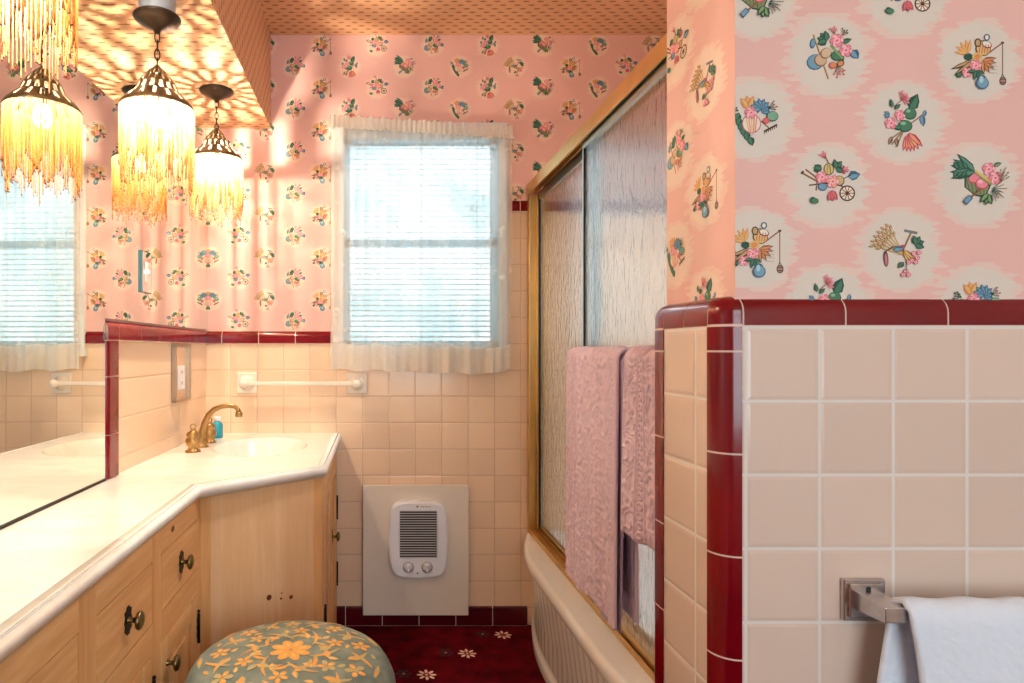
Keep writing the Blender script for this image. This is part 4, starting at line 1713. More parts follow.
# ================================================================== PENDANT LAMPS
LXL = -0.562
RR = 0.093


def make_lamp(rim_z, ceil_z, extra):
    """origin at the rim plane"""
    t = empty('pendant_lamp', '', 'pendant lamp', (0, 0, 0))
    c = MB()
    zc_ = ceil_z - rim_z - extra
    c.lathe([(0.0001, -0.036), (0.006, -0.035), (0.009, -0.028), (0.024, -0.020), (0.048, -0.010), (0.060, -0.003), (0.061, 0.0), (0.058, 0.002)][::-1] if False else
            [(0.0001, -0.040), (0.007, -0.039), (0.010, -0.030), (0.026, -0.022), (0.046, -0.012), (0.0585, -0.004), (0.060, 0.0), (0.057, 0.0005 if not extra else 0.002)],
            (0, 0, zc_ - 0.001), M['bronze'], n=40)
    c.build('canopy', t)
    if extra:
        e = MB()
        e.lathe([(0.046, 0.0), (0.046, extra)], (0, 0, zc_ + 0.0005), M['spacer'], n=32)
        e.build('spacer', t, label='blue-grey metal collar above the canopy')
    z_top, z_bot = zc_ - 0.038, 0.104
    k = MB()
    nl = max(3, round((z_top - z_bot) / 0.021))
    for i in range(nl):
        zc = z_top - (i + 0.5) * (z_top - z_bot) / nl
        hl = (z_top - z_bot) / nl * 0.66
        pts = []
        for a in range(14):
            q_ = 2 * PI * a / 14
            w = 0.0062 * math.cos(q_)
            pts.append((w, 0, zc + hl * math.sin(q_)) if i % 2 == 0 else (0, w, zc + hl * math.sin(q_)))
        k.tube(pts, 0.0017, M['bronze'], n=6, closed=True)
    k.build('chain', t)
    # pierced cap
    ctrl = [(0.006, 0.108), (0.010, 0.103), (0.018, 0.096), (0.026, 0.087), (0.030, 0.079), (0.037, 0.074), (0.044, 0.065), (0.049, 0.054), (0.052, 0.045), (0.056, 0.038),
            (0.064, 0.030), (0.074, 0.021), (0.084, 0.011), (0.090, 0.003), (0.093, -0.003), (0.092, -0.006)]
    # finer rows so that holes are small
    prof_ = []
    for (a, b) in zip(ctrl, ctrl[1:]):
        for j in range(2):
            prof_.append((a[0] + (b[0] - a[0]) * j / 2, a[1] + (b[1] - a[1]) * j / 2))
    prof_.append(ctrl[-1])
    NN = 96
    groups = [((4, 5, 6, 7), 6, 2, 0), ((9, 10, 11, 12), 6, 2, 3), ((14, 15, 16, 17, 18), 6, 3, 0), ((20, 21, 22, 23, 24), 6, 2, 3)]

    def sk(i, j):
        for rws, p_, w_, ph_ in groups:
            if j in rws:
                return ((i + ph_) % p_) < w_
        return False
    m_ = MB()
    m_.lathe(prof_, (0, 0, 0), M['cap'], n=NN, skip=sk, cap=False)
    cp = m_.build('pierced_cap', t)
    md = cp.modifiers.new('sheet', 'SOLIDIFY')
    md.thickness = 0.0009
    # bulb
    b = MB()
    b.lathe([(0.0001, -0.062), (0.012, -0.060), (0.022, -0.050), (0.026, -0.038), (0.024, -0.026), (0.016, -0.012), (0.012, -0.004)], (0, 0, 0.014), M['bulb'], n=24, cap=False)
    bo_ = b.build('bulb', t)
    s_ = MB()
    s_.lathe([(0.010, 0.010), (0.010, 0.034), (0.004, 0.038), (0.003, 0.100)], (0, 0, 0.0), M['bronze'], n=16)
    s_.build('bulb_holder', t)
    # bead fringe
    f = MB()
    rnd = random.Random(3)
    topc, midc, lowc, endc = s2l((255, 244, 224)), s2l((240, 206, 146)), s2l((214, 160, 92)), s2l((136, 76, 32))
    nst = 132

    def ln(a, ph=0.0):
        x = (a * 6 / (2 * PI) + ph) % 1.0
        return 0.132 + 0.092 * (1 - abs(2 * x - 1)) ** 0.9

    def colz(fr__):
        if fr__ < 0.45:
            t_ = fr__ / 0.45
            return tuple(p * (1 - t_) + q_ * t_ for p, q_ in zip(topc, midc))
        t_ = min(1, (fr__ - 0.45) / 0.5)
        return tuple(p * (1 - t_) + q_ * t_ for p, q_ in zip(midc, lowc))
    for ring_r, ph, num in ((RR - 0.002, 0.0, nst), (RR - 0.009, 0.5, 96)):
        for i in range(num):
            a = 2 * PI * (i + rnd.uniform(-0.3, 0.3)) / num
            L_ = ln(a, ph) * rnd.uniform(0.90, 1.02) - (0.01 if ph else 0)
            rr_ = ring_r + rnd.uniform(-0.001, 0.001)
            lean = rnd.uniform(-0.012, 0.012)
            sway = rnd.uniform(-0.004, 0.002)
            segs = 11
            o = len(f.v)
            w0 = rnd.uniform(0.0010, 0.0014)
            for j in range(segs + 1):
                tt = j / segs
                aa = a + lean * tt * tt
                r2 = rr_ + sway * tt * tt
                w = w0 * (1.25 if j % 2 else 0.8)
                for q_ in range(4):
                    b2 = PI / 2 * q_ + a
                    f.v.append((r2 * math.cos(aa) + w * math.cos(b2), r2 * math.sin(aa) + w * math.sin(b2), -0.004 - L_ * tt))
            for j in range(segs):
                c0, c1 = colz(j / segs), colz((j + 1) / segs)
                for q_ in range(4):
                    q2 = (q_ + 1) % 4
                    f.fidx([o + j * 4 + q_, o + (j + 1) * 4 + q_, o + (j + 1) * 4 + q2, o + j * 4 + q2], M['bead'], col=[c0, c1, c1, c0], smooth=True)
            # beads at the end
            for kz, rz in ((0.0, 0.0024), (0.005, 0.0019)):
                cz = -0.004 - L_ - 0.001 + kz
                aa = a + lean
                r2 = rr_ + sway
                cx, cy = r2 * math.cos(aa), r2 * math.sin(aa)
                o = len(f.v)
                f.v.extend([(cx, cy, cz + rz * 1.2), (cx + rz, cy, cz), (cx, cy + rz, cz), (cx - rz, cy, cz), (cx, cy - rz, cz), (cx, cy, cz - rz * 1.2)])
                ec = endc if kz == 0 else lowc
                for u1, u2 in ((1, 2), (2, 3), (3, 4), (4, 1)):
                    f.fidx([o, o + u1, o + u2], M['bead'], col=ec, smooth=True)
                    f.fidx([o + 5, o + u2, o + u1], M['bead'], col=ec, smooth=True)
    fo2 = f.build('bead_fringe', t)
    fo2['kind'] = 'stuff'
    l = bpy.data.lights.new('lamp_light', 'POINT')
    l.energy = LAMP_W
    l.color = (1.0, 0.865, 0.66)
    l.shadow_soft_size = 0.006
    lo_ = bpy.data.objects.new('lamp_light', l)
    lo_.location = (0, 0, -0.016)
    lo_.parent = t
    COL.objects.link(lo_)
    return t


LAMP_W = 32.0
for (x, y, rz_, ex, lab, rot) in (
        (LXL, 1.60, 1.765, 0.062, 'middle one of the three bead-fringed pendant lamps, its canopy on a blue-grey collar', 0.4),
        (LXL, 2.20, 1.818, 0.0, 'bead-fringed pendant lamp farthest back, nearest the window wall', 0.1),
        (LXL, 0.960, 1.806, 0.046, 'nearest bead-fringed pendant lamp, only its gold fringe in the top left corner', 0.9)):
    lp = make_lamp(rz_, ZS, ex)
    lp.location = (x, y, rz_)
    lp.rotation_euler = (0, 0, rot)
    lp['label'] = lab
    lp['group'] = 'pendant lamps over the vanity'

# ================================================================== WALL HEATER
ht = empty('wall_heater', 'white electric wall heater on a cream backing board low on the back wall', 'heater', (0.17, YB, 0.3))
ho = Vector(ht.location)
h = MB()
h.box((-0.050, YB - 0.030, 0.052), (0.384, YB - 0.0108, 0.586), M['panel'], bev=0.003)
h.build('backing_board', ht, loc=-ho)
HX, HZ, HWd, HHt = 0.1755, 0.370, 0.121, 0.157
Y0 = YB - 0.030


def barrel(hw, hh, n=10, bx_=0.012, bz=0.010, cr=0.02):
    pts = []
    cs_ = [(hw - bx_, hh - bz)]
    N_ = 40
    for i in range(N_):
        a = 2 * PI * i / N_
        e_ = 8.0
        x = abs(math.cos(a)) ** (2 / e_) * (1 if math.cos(a) >= 0 else -1)
        z = abs(math.sin(a)) ** (2 / e_) * (1 if math.sin(a) >= 0 else -1)
        x_ = x * (hw - bx_ * z * z)
        z_ = z * (hh - bz * x * x)
        pts.append((x_, z_))
    return pts


def slab(mb, pts, y0, y1, m, cx=HX, cz=HZ, sh=0.94):
    n = len(pts)
    a = [(cx + x, y0, cz + z) for x, z in pts]
    b = [(cx + x, y1 + 0.006, cz + z) for x, z in pts]
    c = [(cx + x * sh, y1, cz + z * (sh + 0.015)) for x, z in pts]
    for i in range(n):
        j = (i + 1) % n
        mb.face([a[i], a[j], b[j], b[i]], m, smooth=True)
        mb.face([b[i], b[j], c[j], c[i]], m, smooth=True)
    mb.face(c, m)


h = MB()
slab(h, barrel(HWd, HHt), Y0, Y0 - 0.032, M['plastic'])
h.build('housing', ht, loc=-ho, label='white barrel-shaped plastic housing')
yF = Y0 - 0.032
g = MB()
gx0, gx1, gz0, gz1 = HX - 0.075, HX + 0.075, HZ - 0.068, HZ + 0.120
g.box((gx0, yF - 0.0012, gz0), (gx1, yF - 0.0002, gz1), M['black'])
ng = 19
for i in range(ng + 1):
    z = gz0 + (gz1 - gz0) * i / ng
    bow = 0.006 * (1 - ((z - HZ - 0.02) / 0.1) ** 2)
    g.box((gx0 - bow, yF - 0.004, z - 0.0016), (gx1 + bow, yF - 0.001, z + 0.0016), M['louver'])
g.build('grille', ht, loc=-ho, label='dark louvred grille')
for dx in (-0.041, 0.035):
    kz = MB()
    c_ = (HX + dx, yF, HZ - 0.109)
    kz.lathe([(0.0205, 0.0), (0.0205, 0.002), (0.0165, 0.003), (0.016, 0.012), (0.0145, 0.014), (0.0001, 0.0145)], c_, M['louver'], n=24, axis=(0, -1, 0))
    kz.lathe([(0.0222, 0.0), (0.0222, 0.0008), (0.0205, 0.0009)], c_, M['black'], n=24, axis=(0, -1, 0), cap=False)
    kz.box((c_[0] - 0.003, yF - 0.019, c_[2] - 0.014), (c_[0] + 0.003, yF - 0.013, c_[2] + 0.014), M['plastic'], bev=0.001)
    kz.box((c_[0] - 0.0007, yF - 0.0196, c_[2] + 0.003), (c_[0] + 0.0007, yF - 0.0188, c_[2] + 0.013), M['black'])
    kz.build('control_knob', ht, loc=-ho)
for zz in (0.137, -0.133):
    h = MB()
    h.lathe([(0.0035, 0.0), (0.003, 0.001), (0.0001, 0.0012)], (HX - 0.004, yF, HZ + zz), M['black'], n=12, axis=(0, -1, 0))
    h.build('screw', ht, loc=-ho)
h = MB()
GR = plain('gilt_lettering', (176, 150, 96), 0.5)
x = HX + 0.010
for wch in (0.007, 0.005, 0.005, 0.006, 0.005, 0.004):
    h.box((x, yF - 0.0005, HZ + 0.1345), (x + wch * 0.7, yF - 0.0001, HZ + 0.1395), GR)
    x += wch + 0.002
h.build('maker_badge', ht, loc=-ho, label='tiny gilt maker badge')

# ================================================================== BATHTUB
tub = MB()
YT0, YT1 = 1.1405, YB - 0.0015


def xf(y):
    t = (y - YT0) / (YT1 - YT0)
    e_ = min(t, 1 - t) * 2
    s = min(1.0, e_ * (YT1 - YT0) / 2 / 0.42)
    k = math.sin(s * PI / 2) ** 0.9
    return 0.628 - 0.083 * k


ZTB = 0.390


def tsec(y):
    t = (y - YT0) / (YT1 - YT0)
    x = xf(y)
    wl_ = min(y - YT0, YT1 - y)
    d = min(1.0, max(0.0, (wl_ - 0.05) / 0.16))
    d = d * d * (3 - 2 * d)
    xin = 0.628
    af = x + 0.034 + 0.35 * (0.628 - x) * 0.6
    fl_ = 0.0012 * math.sin(2 * PI * y / 0.052)
    bott = ZTB - 0.30 * d
    return [(af - 0.010, 0.0), (af - 0.012, 0.030), (af - 0.008, 0.040), (af + 0.002, 0.045), (af + fl_, 0.06), (af + fl_, 0.15), (x + 0.030 + fl_, 0.318), (x + 0.030, 0.33), (x + 0.028, 0.338), (x + 0.016, 0.344), (x + 0.004, 0.348), (x + 0.0005, 0.354), (x, 0.370), (x + 0.002, 0.380), (x + 0.007, 0.3865), (x + 0.014, 0.3895), (x + 0.017, ZTB), (0.64, ZTB + 0.0005), (0.66, ZTB + 0.001), (0.725, ZTB + 0.001), (0.745, ZTB - 0.010 * d), (0.775, ZTB - 0.10 * d),
            (0.83, ZTB - 0.26 * d), (0.90, bott), (1.15, bott), (1.24, ZTB - 0.25 * d), (1.29, ZTB - 0.05 * d), (1.31, ZTB), (XA - 0.001, ZTB)]


NS = len(tsec(2.0)) - 1
NYT = 300
tub.grid(lambda u, v: (tsec(YT0 + (YT1 - YT0) * v)[round(u * NS)][0], YT0 + (YT1 - YT0) * v, tsec(YT0 + (YT1 - YT0) * v)[round(u * NS)][1]), NS, NYT, M['enamel'])
tag(tub.build('bathtub'), 'white bathtub with a bowed front rim along the right side', 'bathtub')

# ---- unseen fixture added over the tub to brighten the alcove
cl_ = empty('added_tub_light', 'round white fill light added out of view over the bathtub', 'fill light', (1.02, 1.8, ZC))
h = MB()
h.lathe([(0.11, -0.002), (0.115, -0.010), (0.110, -0.022), (0.098, -0.024)], (0, 0, 0), M['plastic'], n=32)
h.build('added_fixture_ring', cl_)
dm = NT('added_diffuser_lit')
dm.b.inputs['Emission Color'].default_value = (0.93, 0.96, 1.0, 1)
dm.b.inputs['Emission Strength'].default_value = 8
h = MB()
h.lathe([(0.0001, -0.045), (0.05, -0.040), (0.085, -0.030), (0.098, -0.0235)], (0, 0, 0), dm.m, n=32, cap=False)
h.build('added_diffuser', cl_)
al = bpy.data.lights.new('added_tub_fill', 'SPOT')
al.spot_size = R(112)
al.spot_blend = 0.6
al.energy = 75.0
al.color = (0.92, 0.96, 1.0)
al.shadow_soft_size = 0.08
alo = bpy.data.objects.new('added_tub_fill', al)
alo.location = (0, 0, -0.06)
alo.parent = cl_
COL.objects.link(alo)

# ---- shower screen frame
XD = 0.640
fr_ = empty('shower_screen_frame', 'gold metal frame of the sliding shower doors standing on the tub rim', 'shower frame', (XD, 1.85, ZTB))
fo_ = Vector(fr_.location)
YD0, YD1 = 1.142, YB - 0.013
h = MB()
# header: gold outer face, channel below
h.box((0.624, YD0, 1.775), (0.630, YD1, 1.820), M['gold'])
h.box((0.630, YD0, 1.812), (0.700, YD1, 1.820), M['gold'])
h.box((0.694, YD0, 1.775), (0.700, YD1, 1.812), M['gold'])
h.box((0.658, YD0, 1.785), (0.662, YD1, 1.812), M['gold'])
h.build('header', fr_, loc=-fo_, bevel=0.001)
for y in (YD1 - 0.002, YD0 + 0.0):
    j = MB()
    y1 = y if y > 2 else y + 0.012
    j.box((0.628, y1 - 0.012, ZTB + 0.002), (0.700, y1, 1.774), M['gold'])
    j.box((0.628, y1 - (0.030 if y > 2 else -0.018), ZTB + 0.002), (0.634, y1 - (0.012 if y > 2 else 0.0), 1.774), M['gold'])
    j.box((0.660, y1 - (0.030 if y > 2 else -0.018), ZTB + 0.002), (0.665, y1 - (0.012 if y > 2 else 0.0), 1.774), M['gold'])
    j.build('jamb', fr_, loc=-fo_, bevel=0.001)
b = MB()
b.box((0.630, YD0, ZTB + 0.002), (0.700, YD1, ZTB + 0.008), M['gold'])
b.box((0.630, YD0, ZTB + 0.008), (0.634, YD1, ZTB + 0.020), M['gold'])
b.box((0.661, YD0, ZTB + 0.008), (0.665, YD1, ZTB + 0.024), M['gold'])
b.box((0.696, YD0, ZTB + 0.008), (0.700, YD1, ZTB + 0.028), M['gold'])
b.build('bottom_track', fr_, loc=-fo_, bevel=0.0008)


def door(name, xc, y0, y1, label):
    d = empty(name, label, 'shower door', (xc, (y0 + y1) / 2, ZTB + 0.02), group='sliding glass shower doors')
    o_ = Vector(d.location)
    z0_, z1_ = ZTB + 0.012, 1.790
    g_ = MB()
    g_.box((xc - 0.003, y0 + 0.004, z0_ + 0.004), (xc + 0.003, y1 - 0.004, z1_ - 0.004), M['rain'])
    g_.build('glass_pane', d, loc=-o_)
    r_ = MB()
    w_ = 0.010
    r_.box((xc - 0.008, y0, z1_ - 0.034), (xc + 0.008, y1, z1_), M['silver'])
    r_.box((xc - 0.008, y0, z0_), (xc + 0.008, y1, z0_ + 0.018), M['gold'])
    r_.build('rails', d, loc=-o_, bevel=0.0008)
    r_ = MB()
    r_.box((xc - 0.008, y0, z0_ + 0.018), (xc + 0.008, y0 + w_, z1_ - 0.034), M['silver'])
    r_.box((xc - 0.008, y1 - w_, z0_ + 0.018), (xc + 0.008, y1, z1_ - 0.034), M['silver'])
    r_.box((xc - 0.0085, y0 + w_, z0_ + 0.018), (xc - 0.0035, y0 + w_ + 0.006, z1_ - 0.034), M['black'])
    r_.box((xc - 0.0085, y1 - w_ - 0.006, z0_ + 0.018), (xc - 0.0035, y1 - w_, z1_ - 0.034), M['black'])
    r_.build('stiles', d, loc=-o_)
    return d


d1 = door('sliding_shower_door', 0.679, 1.87, YD1 - 0.016, 'far sliding rippled-glass shower door, next to the window wall')
d2 = door('sliding_shower_door', 0.645, YD0 + 0.014, 1.905, 'near sliding rippled-glass shower door, carrying the pink towels')
# towel bar on the near door
o2 = Vector(d2.location)
XB = 0.598
e = MB()
e.tube([(XB, 1.20, 1.117), (XB, 1.86, 1.117)], 0.007, M['gold'], n=12)
e.tube([(XB + 0.012, 1.20, 1.081), (XB + 0.012, 1.86, 1.081)], 0.004, M['gold'], n=10)
for y in (1.205, 1.875):
    e.box((XB - 0.008, y - 0.008, 1.071), (0.6365, y + 0.008, 1.127), M['gold'], bev=0.003)
e.build('towel_bar', d2, loc=-o2)

# ---- pink towels over that bar


import mathutils.noise as mn


def emboss(y, s):
    p = Vector((y * 46, s * 46, 0.0))
    w = Vector((mn.noise(p * 0.6), mn.noise(p * 0.6 + Vector((9, 3, 1))), 0)) * 1.6
    r1 = abs(mn.noise(p + w))
    ridge = max(0.0, 1 - r1 * 4.2)
    col = (y * 1000) % 92
    e_ = 0.0
    if col < 22:
        dx = (col - 11) / 9.0
        dz = ((s * 1000) % 21 - 10.5) / 9.0
        rr = math.hypot(dx, dz)
        e_ = 1.0 if 0.55 < rr < 1.0 else (0.5 if rr < 0.3 else 0.0)
        ridge = e_
    elif col < 26 or col > 88:
        ridge = 0.9
    return 0.0062 * ridge


def drape(mb, y0, y1, xbar, zbar, zf, zb, r, mat, seed, th, hem=0.0, lean=0.0):
    """a cloth sheet hanging both sides of a bar along Y"""
    rnd = random.Random(seed)
    ph = [rnd.uniform(0, 6.28) for _ in range(4)]
    Lf, Lb, A = zbar - zf, zbar - zb, PI * r
    T = Lf + Lb + A

    def pt(u, v, off=0.0):
        y = y0 + (y1 - y0) * u
        s = v * T
        if off > th * 0.49 and mat == 'towel_pink' and s < Lf + A:
            off += emboss(y - y0, s) * min(1, u * 30, (1 - u) * 30)
        rr_ = r + off
        if s < Lf:
            x = xbar - rr_
            z = zf + s
            hang = 1 - s / Lf
        elif s < Lf + A:
            a = (s - Lf) / A * PI
            x = xbar - rr_ * math.cos(a)
            z = zbar + rr_ * math.sin(a)
            hang = 0
        else:
            x = xbar + rr_
            z = zbar - (s - Lf - A)
            hang = (s - Lf - A) / Lb
        w = 0.004 * math.sin(u * 9 + ph[0] + hang * 1.5) * hang + 0.003 * math.sin(u * 21 + ph[1]) * hang
        if x > xbar:
            w = min(abs(w), 0.002) * -0.5
        yy = y + hang * (0.012 * math.sin(ph[2] + u * 3)) + lean * hang
        zz = z + (hem * math.sin(u * 5 + ph[3]) if hang > 0.6 else 0)
        return (x + w - (0.005 * hang if x < xbar else 0), yy, zz)
    nv_ = 300 if mat == 'towel_pink' else 64
    nu_ = 110 if mat == 'towel_pink' else 36
    mb.grid(lambda u, v: pt(u, v, th / 2), nu_, nv_, M[mat], uvf=lambda u, v: (u * (y1 - y0), v * T))
    mb.grid(lambda u, v: pt(1 - u, v, -th / 2), nu_, nv_, M[mat], uvf=lambda u, v: (u * (y1 - y0), v * T))
    # rolled edges
    n_e = 5
    for uu in (0, 1):
        def ed(a, v, uu=uu):
            t_ = PI * a
            p = Vector(pt(uu, v, th / 2 * math.cos(t_)))
            p.y += (th / 2 * math.sin(t_)) * (-1 if uu == 0 else 1)
            return p
        mb.grid(ed, n_e, nv_, M[mat], uvf=lambda u, v: (u * 0.01, v * T))
    for vv in (0, 1):
        def ed2(a, u, vv=vv):
            t_ = PI * a
            p = Vector(pt(u, vv, th / 2 * math.cos(t_)))
            p.z -= th / 2 * math.sin(t_)
            return p
        mb.grid(ed2, n_e, nu_, M[mat], uvf=lambda a, u: (u * (y1 - y0), a * 0.01))


tw = empty('bath_towel', 'long pink embossed bath towel folded over the gold bar of the shower door', 'towel', (XB, 1.66, 1.14), group='pink towels on the shower door')
to = Vector(tw.location)
t1 = MB()
drape(t1, 1.475, 1.845, XB, 1.119, 0.485, 0.50, 0.0215, 'towel_pink', 5, 0.010, 0.004)
t1.build('outer_layer', tw, loc=-to)
t1 = MB()
drape(t1, 1.458, 1.82, XB, 1.119, 0.475, 0.56, 0.0125, 'towel_lilac_shade', 8, 0.005, 0.004)
t1.build('inner_layer', tw, loc=-to, label='inner fold in lilac, mostly painted shade')
tw2 = empty('hand_towel', 'short pink embossed hand towel hanging nearest the end wall on the same gold bar', 'towel', (XB, 1.3, 1.14), group='pink towels on the shower door')
to = Vector(tw2.location)
t1 = MB()
drape(t1, 1.225, 1.415, XB, 1.119, 0.735, 0.78, 0.0185, 'towel_pink', 12, 0.016, 0.004)
t1.build('towel_cloth', tw2, loc=-to)

# ================================================================== STOOL
sx, sy, sr, sh = -0.179, 1.318, 0.222, 0.503
st_ = empty('vanity_stool', 'round stool with a grey-green seat embroidered with orange flowers', 'stool', (sx, sy, 0))
se = MB()


def dome(r):
    q_ = min(1.0, r / sr)
    return sh - 0.030 * q_ ** 2.4 - 0.032 * max(0, (q_ - 0.88) / 0.12) ** 2


def stool_fabric():
    t = NT('grey_green_tapestry')
    v = t.obj()
    n1 = t.noise(v, 24, 4)
    n2 = t.noise(v, 420, 2)
    c = t.ramp(n1, [(0.3, rgba((92, 104, 98))), (0.55, rgba((118, 128, 118))), (0.8, rgba((142, 146, 130)))])
    t.base(c, 0.9)
    t.bump(n2, 0.6, 0.002)
    return t.m


M['tapestry'] = stool_fabric()
prof_s = [(0.0001 + sr * i / 24, dome(sr * i / 24)) for i in range(25)] + [(sr + 0.001, sh - 0.070), (sr - 0.002, sh - 0.082), (sr - 0.015, sh - 0.086)]
se.lathe(prof_s[::-1], (0, 0, 0), M['tapestry'], n=64)
ink = Ink()
OR1, OR2, CR2, OL = (224, 150, 66), (236, 176, 96), (222, 206, 160), (190, 120, 56)
OUTL = (176, 160, 112)


def ring_flower(cx, cy, r, rot, n=5):
    for k in range(n):
        a = rot + 360 / n * k
        ink.ell(cx + r * .62 * math.cos(R(a)), cy + r * .62 * math.sin(R(a)), r * .42, r * .30, a, OUTL, 9)
        ink.ell(cx + r * .62 * math.cos(R(a)), cy + r * .62 * math.sin(R(a)), r * .35, r * .23, a, OR1, 9)
        ink.ell(cx + r * .50 * math.cos(R(a)), cy + r * .50 * math.sin(R(a)), r * .16, r * .09, a, OR2, 7)
    ink.ell(cx, cy, r * .27, r * .27, 0, OUTL, 10)
    ink.ell(cx, cy, r * .18, r * .18, 0, OL, 10)


def scroll(r0, a0, r1, a1, w, c=OR1):
    pts = []
    for i in range(9):
        t = i / 8
        rr_ = r0 + (r1 - r0) * t
        aa = R(a0 + (a1 - a0) * t)
        ww = w * math.sin(PI * (0.12 + 0.85 * t)) + 0.6
        pts.append((rr_, aa, ww))
    for p, q_ in zip(pts, pts[1:]):
        ink.poly([((p[0] - p[2] / 2) * math.cos(p[1]), (p[0] - p[2] / 2) * math.sin(p[1])), ((p[0] + p[2] / 2) * math.cos(p[1]), (p[0] + p[2] / 2) * math.sin(p[1])),
                  ((q_[0] + q_[2] / 2) * math.cos(q_[1]), (q_[0] + q_[2] / 2) * math.sin(q_[1])), ((q_[0] - q_[2] / 2) * math.cos(q_[1]), (q_[0] - q_[2] / 2) * math.sin(q_[1]))], c)


for k in range(8):
    a = 45 * k + 12
    ink.ell(27 * math.cos(R(a)), 27 * math.sin(R(a)), 19, 11.5, a, OUTL, 12)
    ink.ell(27 * math.cos(R(a)), 27 * math.sin(R(a)), 17, 9.5, a, OR1, 12)
    ink.ell(25 * math.cos(R(a)), 25 * math.sin(R(a)), 10, 3.2, a, OR2, 9)
ink.ell(0, 0, 14, 14, 0, OUTL, 16); ink.ell(0, 0, 11.5, 11.5, 0, OR1, 16); ink.ell(0, 0, 6, 6, 0, OUTL, 12); ink.ell(0, 0, 4.2, 4.2, 0, OL, 12)


def sc2(r0, a0, r1, a1, w):
    scroll(r0, a0, r1, a1, w + 3.5, OUTL)
    scroll(r0, a0 + 1, r1, a1 - 1, w)


for k in range(6):
    a = 60 * k + 20
    sc2(50, a, 104, a + 40, 8)
    sc2(58, a + 8, 84, a - 22, 8)
    sc2(76, a + 34, 60, a + 52, 7)
    ink.leaf(62 * math.cos(R(a + 30)), 62 * math.sin(R(a + 30)), 32, 15, a + 75, OR2, OUTL)
    ink.leaf(84 * math.cos(R(a + 12)), 84 * math.sin(R(a + 12)), 30, 14, a + 130, OR1, OUTL)
    ink.leaf(84 * math.cos(R(a + 12)), 84 * math.sin(R(a + 12)), 24, 11, a + 20, OR2, OUTL)
    ring_flower(100 * math.cos(R(a - 6)), 100 * math.sin(R(a - 6)), 20, a)
for k in range(9):
    a = 40 * k + 6
    ring_flower(153 * math.cos(R(a)), 153 * math.sin(R(a)), 22, a, 5)
    sc2(176, a + 11, 128, a + 27, 10)
    sc2(140, a + 13, 162, a + 30, 6)
    ink.leaf(124 * math.cos(R(a + 12)), 124 * math.sin(R(a + 12)), 32, 12, a + 60, OR1, OUTL)
    ink.leaf(128 * math.cos(R(a + 2)), 128 * math.sin(R(a + 2)), 20, 9, a - 120, OR2, OUTL)
    sc2(192, a + 2, 188, a + 16, 6)
    ink.leaf(178 * math.cos(R(a + 22)), 178 * math.sin(R(a + 22)), 20, 8, a + 130, OR1, OUTL)
rot_s = R(10)
for i, (pts, c) in enumerate(ink.p):
    P3 = []
    for x, y in pts:
        x, y = x * 0.001, y * 0.001
        x2, y2 = x * math.cos(rot_s) - y * math.sin(rot_s), x * math.sin(rot_s) + y * math.cos(rot_s)
        P3.append((x2, y2, dome(math.hypot(x2, y2)) + 0.0008 + (i % 6) * 0.00012))
    area = sum(P3[k][0] * P3[(k + 1) % len(P3)][1] - P3[(k + 1) % len(P3)][0] * P3[k][1] for k in range(len(P3)))
    se.face(P3 if area > 0 else P3[::-1], M['stool_print'], col=c)
se.build('seat', st_)
ap = MB()
ap.lathe([(sr - 0.012, sh - 0.125), (sr - 0.006, sh - 0.122), (sr - 0.004, sh - 0.088), (sr - 0.02, sh - 0.086)], (0, 0, 0), M['leg_wood'], n=48)
ap.build('seat_rail', st_)
for k in range(4):
    a = R(45 + 90 * k)
    lg = MB()
    lg.lathe([(0.012, 0.0), (0.016, 0.01), (0.012, 0.03), (0.018, 0.10), (0.022, 0.22), (0.014, 0.27), (0.022, 0.29), (0.022, sh - 0.10)],
             (0.165 * math.cos(a), 0.165 * math.sin(a), 0.001), M['leg_wood'], n=16)
    lg.build('leg', st_)

# ================================================================== NEAR TOWEL BAR
nb = empty('chrome_towel_bar', 'worn chrome square towel bar on the pale tiled end wall', 'towel bar', (0.72, YN, 0.77))
no = Vector(nb.location)
BXc, BZc = 0.7215, 0.7725
e = MB()
e.box((BXc - 0.031, YN - 0.008, BZc - 0.031), (BXc + 0.031, YN, BZc + 0.031), M['chrome'], bev=0.002)
e.box((BXc - 0.025, YN - 0.012, BZc - 0.025), (BXc + 0.025, YN - 0.008, BZc + 0.025), M['chrome'], bev=0.0015)
e.lathe([(0.004, 0.0), (0.0035, 0.0012), (0.0001, 0.0014)], (BXc + 0.002, YN - 0.012, BZc + 0.018), M['black'], n=12, axis=(0, -1, 0))
# tapering post
YP = YN - 0.072
pa = [(BXc - 0.019, YN - 0.010, BZc - 0.012), (BXc + 0.019, YN - 0.010, BZc - 0.012), (BXc + 0.019, YN - 0.010, BZc + 0.016), (BXc - 0.019, YN - 0.010, BZc + 0.016)]
pb = [(BXc - 0.0225, YP, BZc - 0.006), (BXc + 0.006, YP, BZc - 0.006), (BXc + 0.006, YP, BZc + 0.015), (BXc - 0.0225, YP, BZc + 0.015)]
o0 = len(e.v)
e.v.extend(pa + pb)
for q_ in ((0, 1, 2, 3), (7, 6, 5, 4), (0, 4, 5, 1), (1, 5, 6, 2), (2, 6, 7, 3), (3, 7, 4, 0)):
    e.fidx([o0 + i for i in q_], M['chrome'])
e.build('bracket', nb, loc=-no, bevel=0.002)
e = MB()
e.box((BXc - 0.004, YP + 0.002, BZc - 0.003), (1.45, YP + 0.018, BZc + 0.013), M['chrome'], bev=0.0015)
e.build('bar', nb, loc=-no)
tn = empty('terry_towel', 'white terry towel hanging over the chrome bar in the bottom right corner', 'towel', (0.95, YP, BZc))
to = Vector(tn.location)
t1 = MB()
yb_ = YP + 0.010
TX0, TX1 = 0.731, 1.20


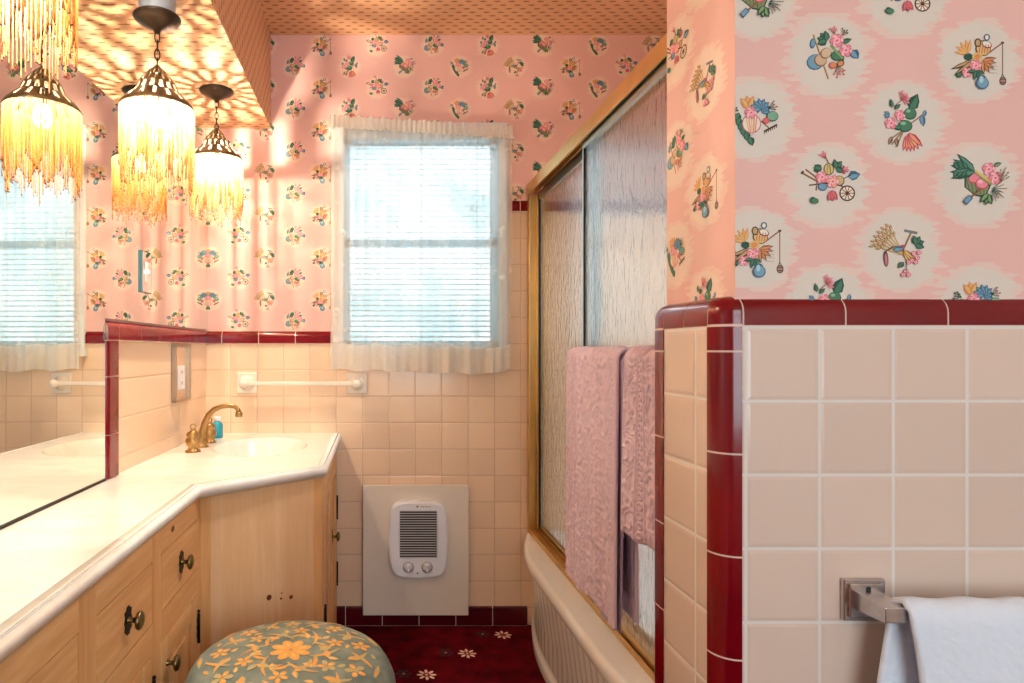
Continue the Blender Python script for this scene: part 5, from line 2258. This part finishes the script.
def terry(mb, x0, x1, r, th, zf, zb, seed):
    rnd = random.Random(seed)
    ph = [rnd.uniform(0, 6.28) for _ in range(4)]
    ztop = BZc + 0.005
    Lf, Lb, A = ztop - zf, ztop - zb, PI * r
    T = Lf + Lb + A

    def pt(u, v, off):
        rr_ = r + off
        s = v * T
        x = x0 + (x1 - x0) * u
        if s < Lf:
            y, z, hg = yb_ - rr_, zf + s, 1 - s / Lf
        elif s < Lf + A:
            a = (s - Lf) / A * PI
            y, z, hg = yb_ - rr_ * math.cos(a), ztop + rr_ * math.sin(a), 0.0
        else:
            y, z, hg = yb_ + rr_, ztop - (s - Lf - A), (s - Lf - A) / Lb
        w = (0.006 * math.sin(u * 11 + ph[0]) + 0.003 * math.sin(u * 27 + ph[1])) * min(1, hg * 3)
        fr0 = y < yb_
        edge = (0.024 * min(1, hg * 2.2) + 0.005 * math.sin(hg * 9)) * (1 - u) if fr0 else -0.022 * (1 - u) * min(1, hg * 3)
        return (x + edge, y - (0.007 * min(1, hg * 3) if fr0 else 0) + (w if fr0 else w * 0.2), z + 0.0015 * math.sin(u * 40))
    mb.grid(lambda u, v: pt(u, v, th / 2), 60, 60, M['terry'], uvf=lambda u, v: (u * (x1 - x0), v * T))
    mb.grid(lambda u, v: pt(1 - u, v, -th / 2), 60, 60, M['terry'], uvf=lambda u, v: (u * (x1 - x0), v * T))
    for uu in (0, 1):
        def ed(a, v, uu=uu):
            p = Vector(pt(uu, v, th / 2 * math.cos(PI * a)))
            p.x += th / 2 * math.sin(PI * a) * (-1 if uu == 0 else 1)
            return p
        mb.grid(ed, 5, 60, M['terry'], uvf=lambda u, v: (u * 0.01, v * T))
    for vv in (0, 1):
        def ed2(a, u, vv=vv):
            p = Vector(pt(u, vv, th / 2 * math.cos(PI * a)))
            p.z -= th / 2 * math.sin(PI * a)
            return p
        mb.grid(ed2, 5, 60, M['terry'], uvf=lambda a, u: (u * (x1 - x0), a * 0.01))


terry(t1, TX0, TX1, 0.0165, 0.009, 0.30, 0.34, 4)
t1.build('towel_cloth', tn, loc=-to)
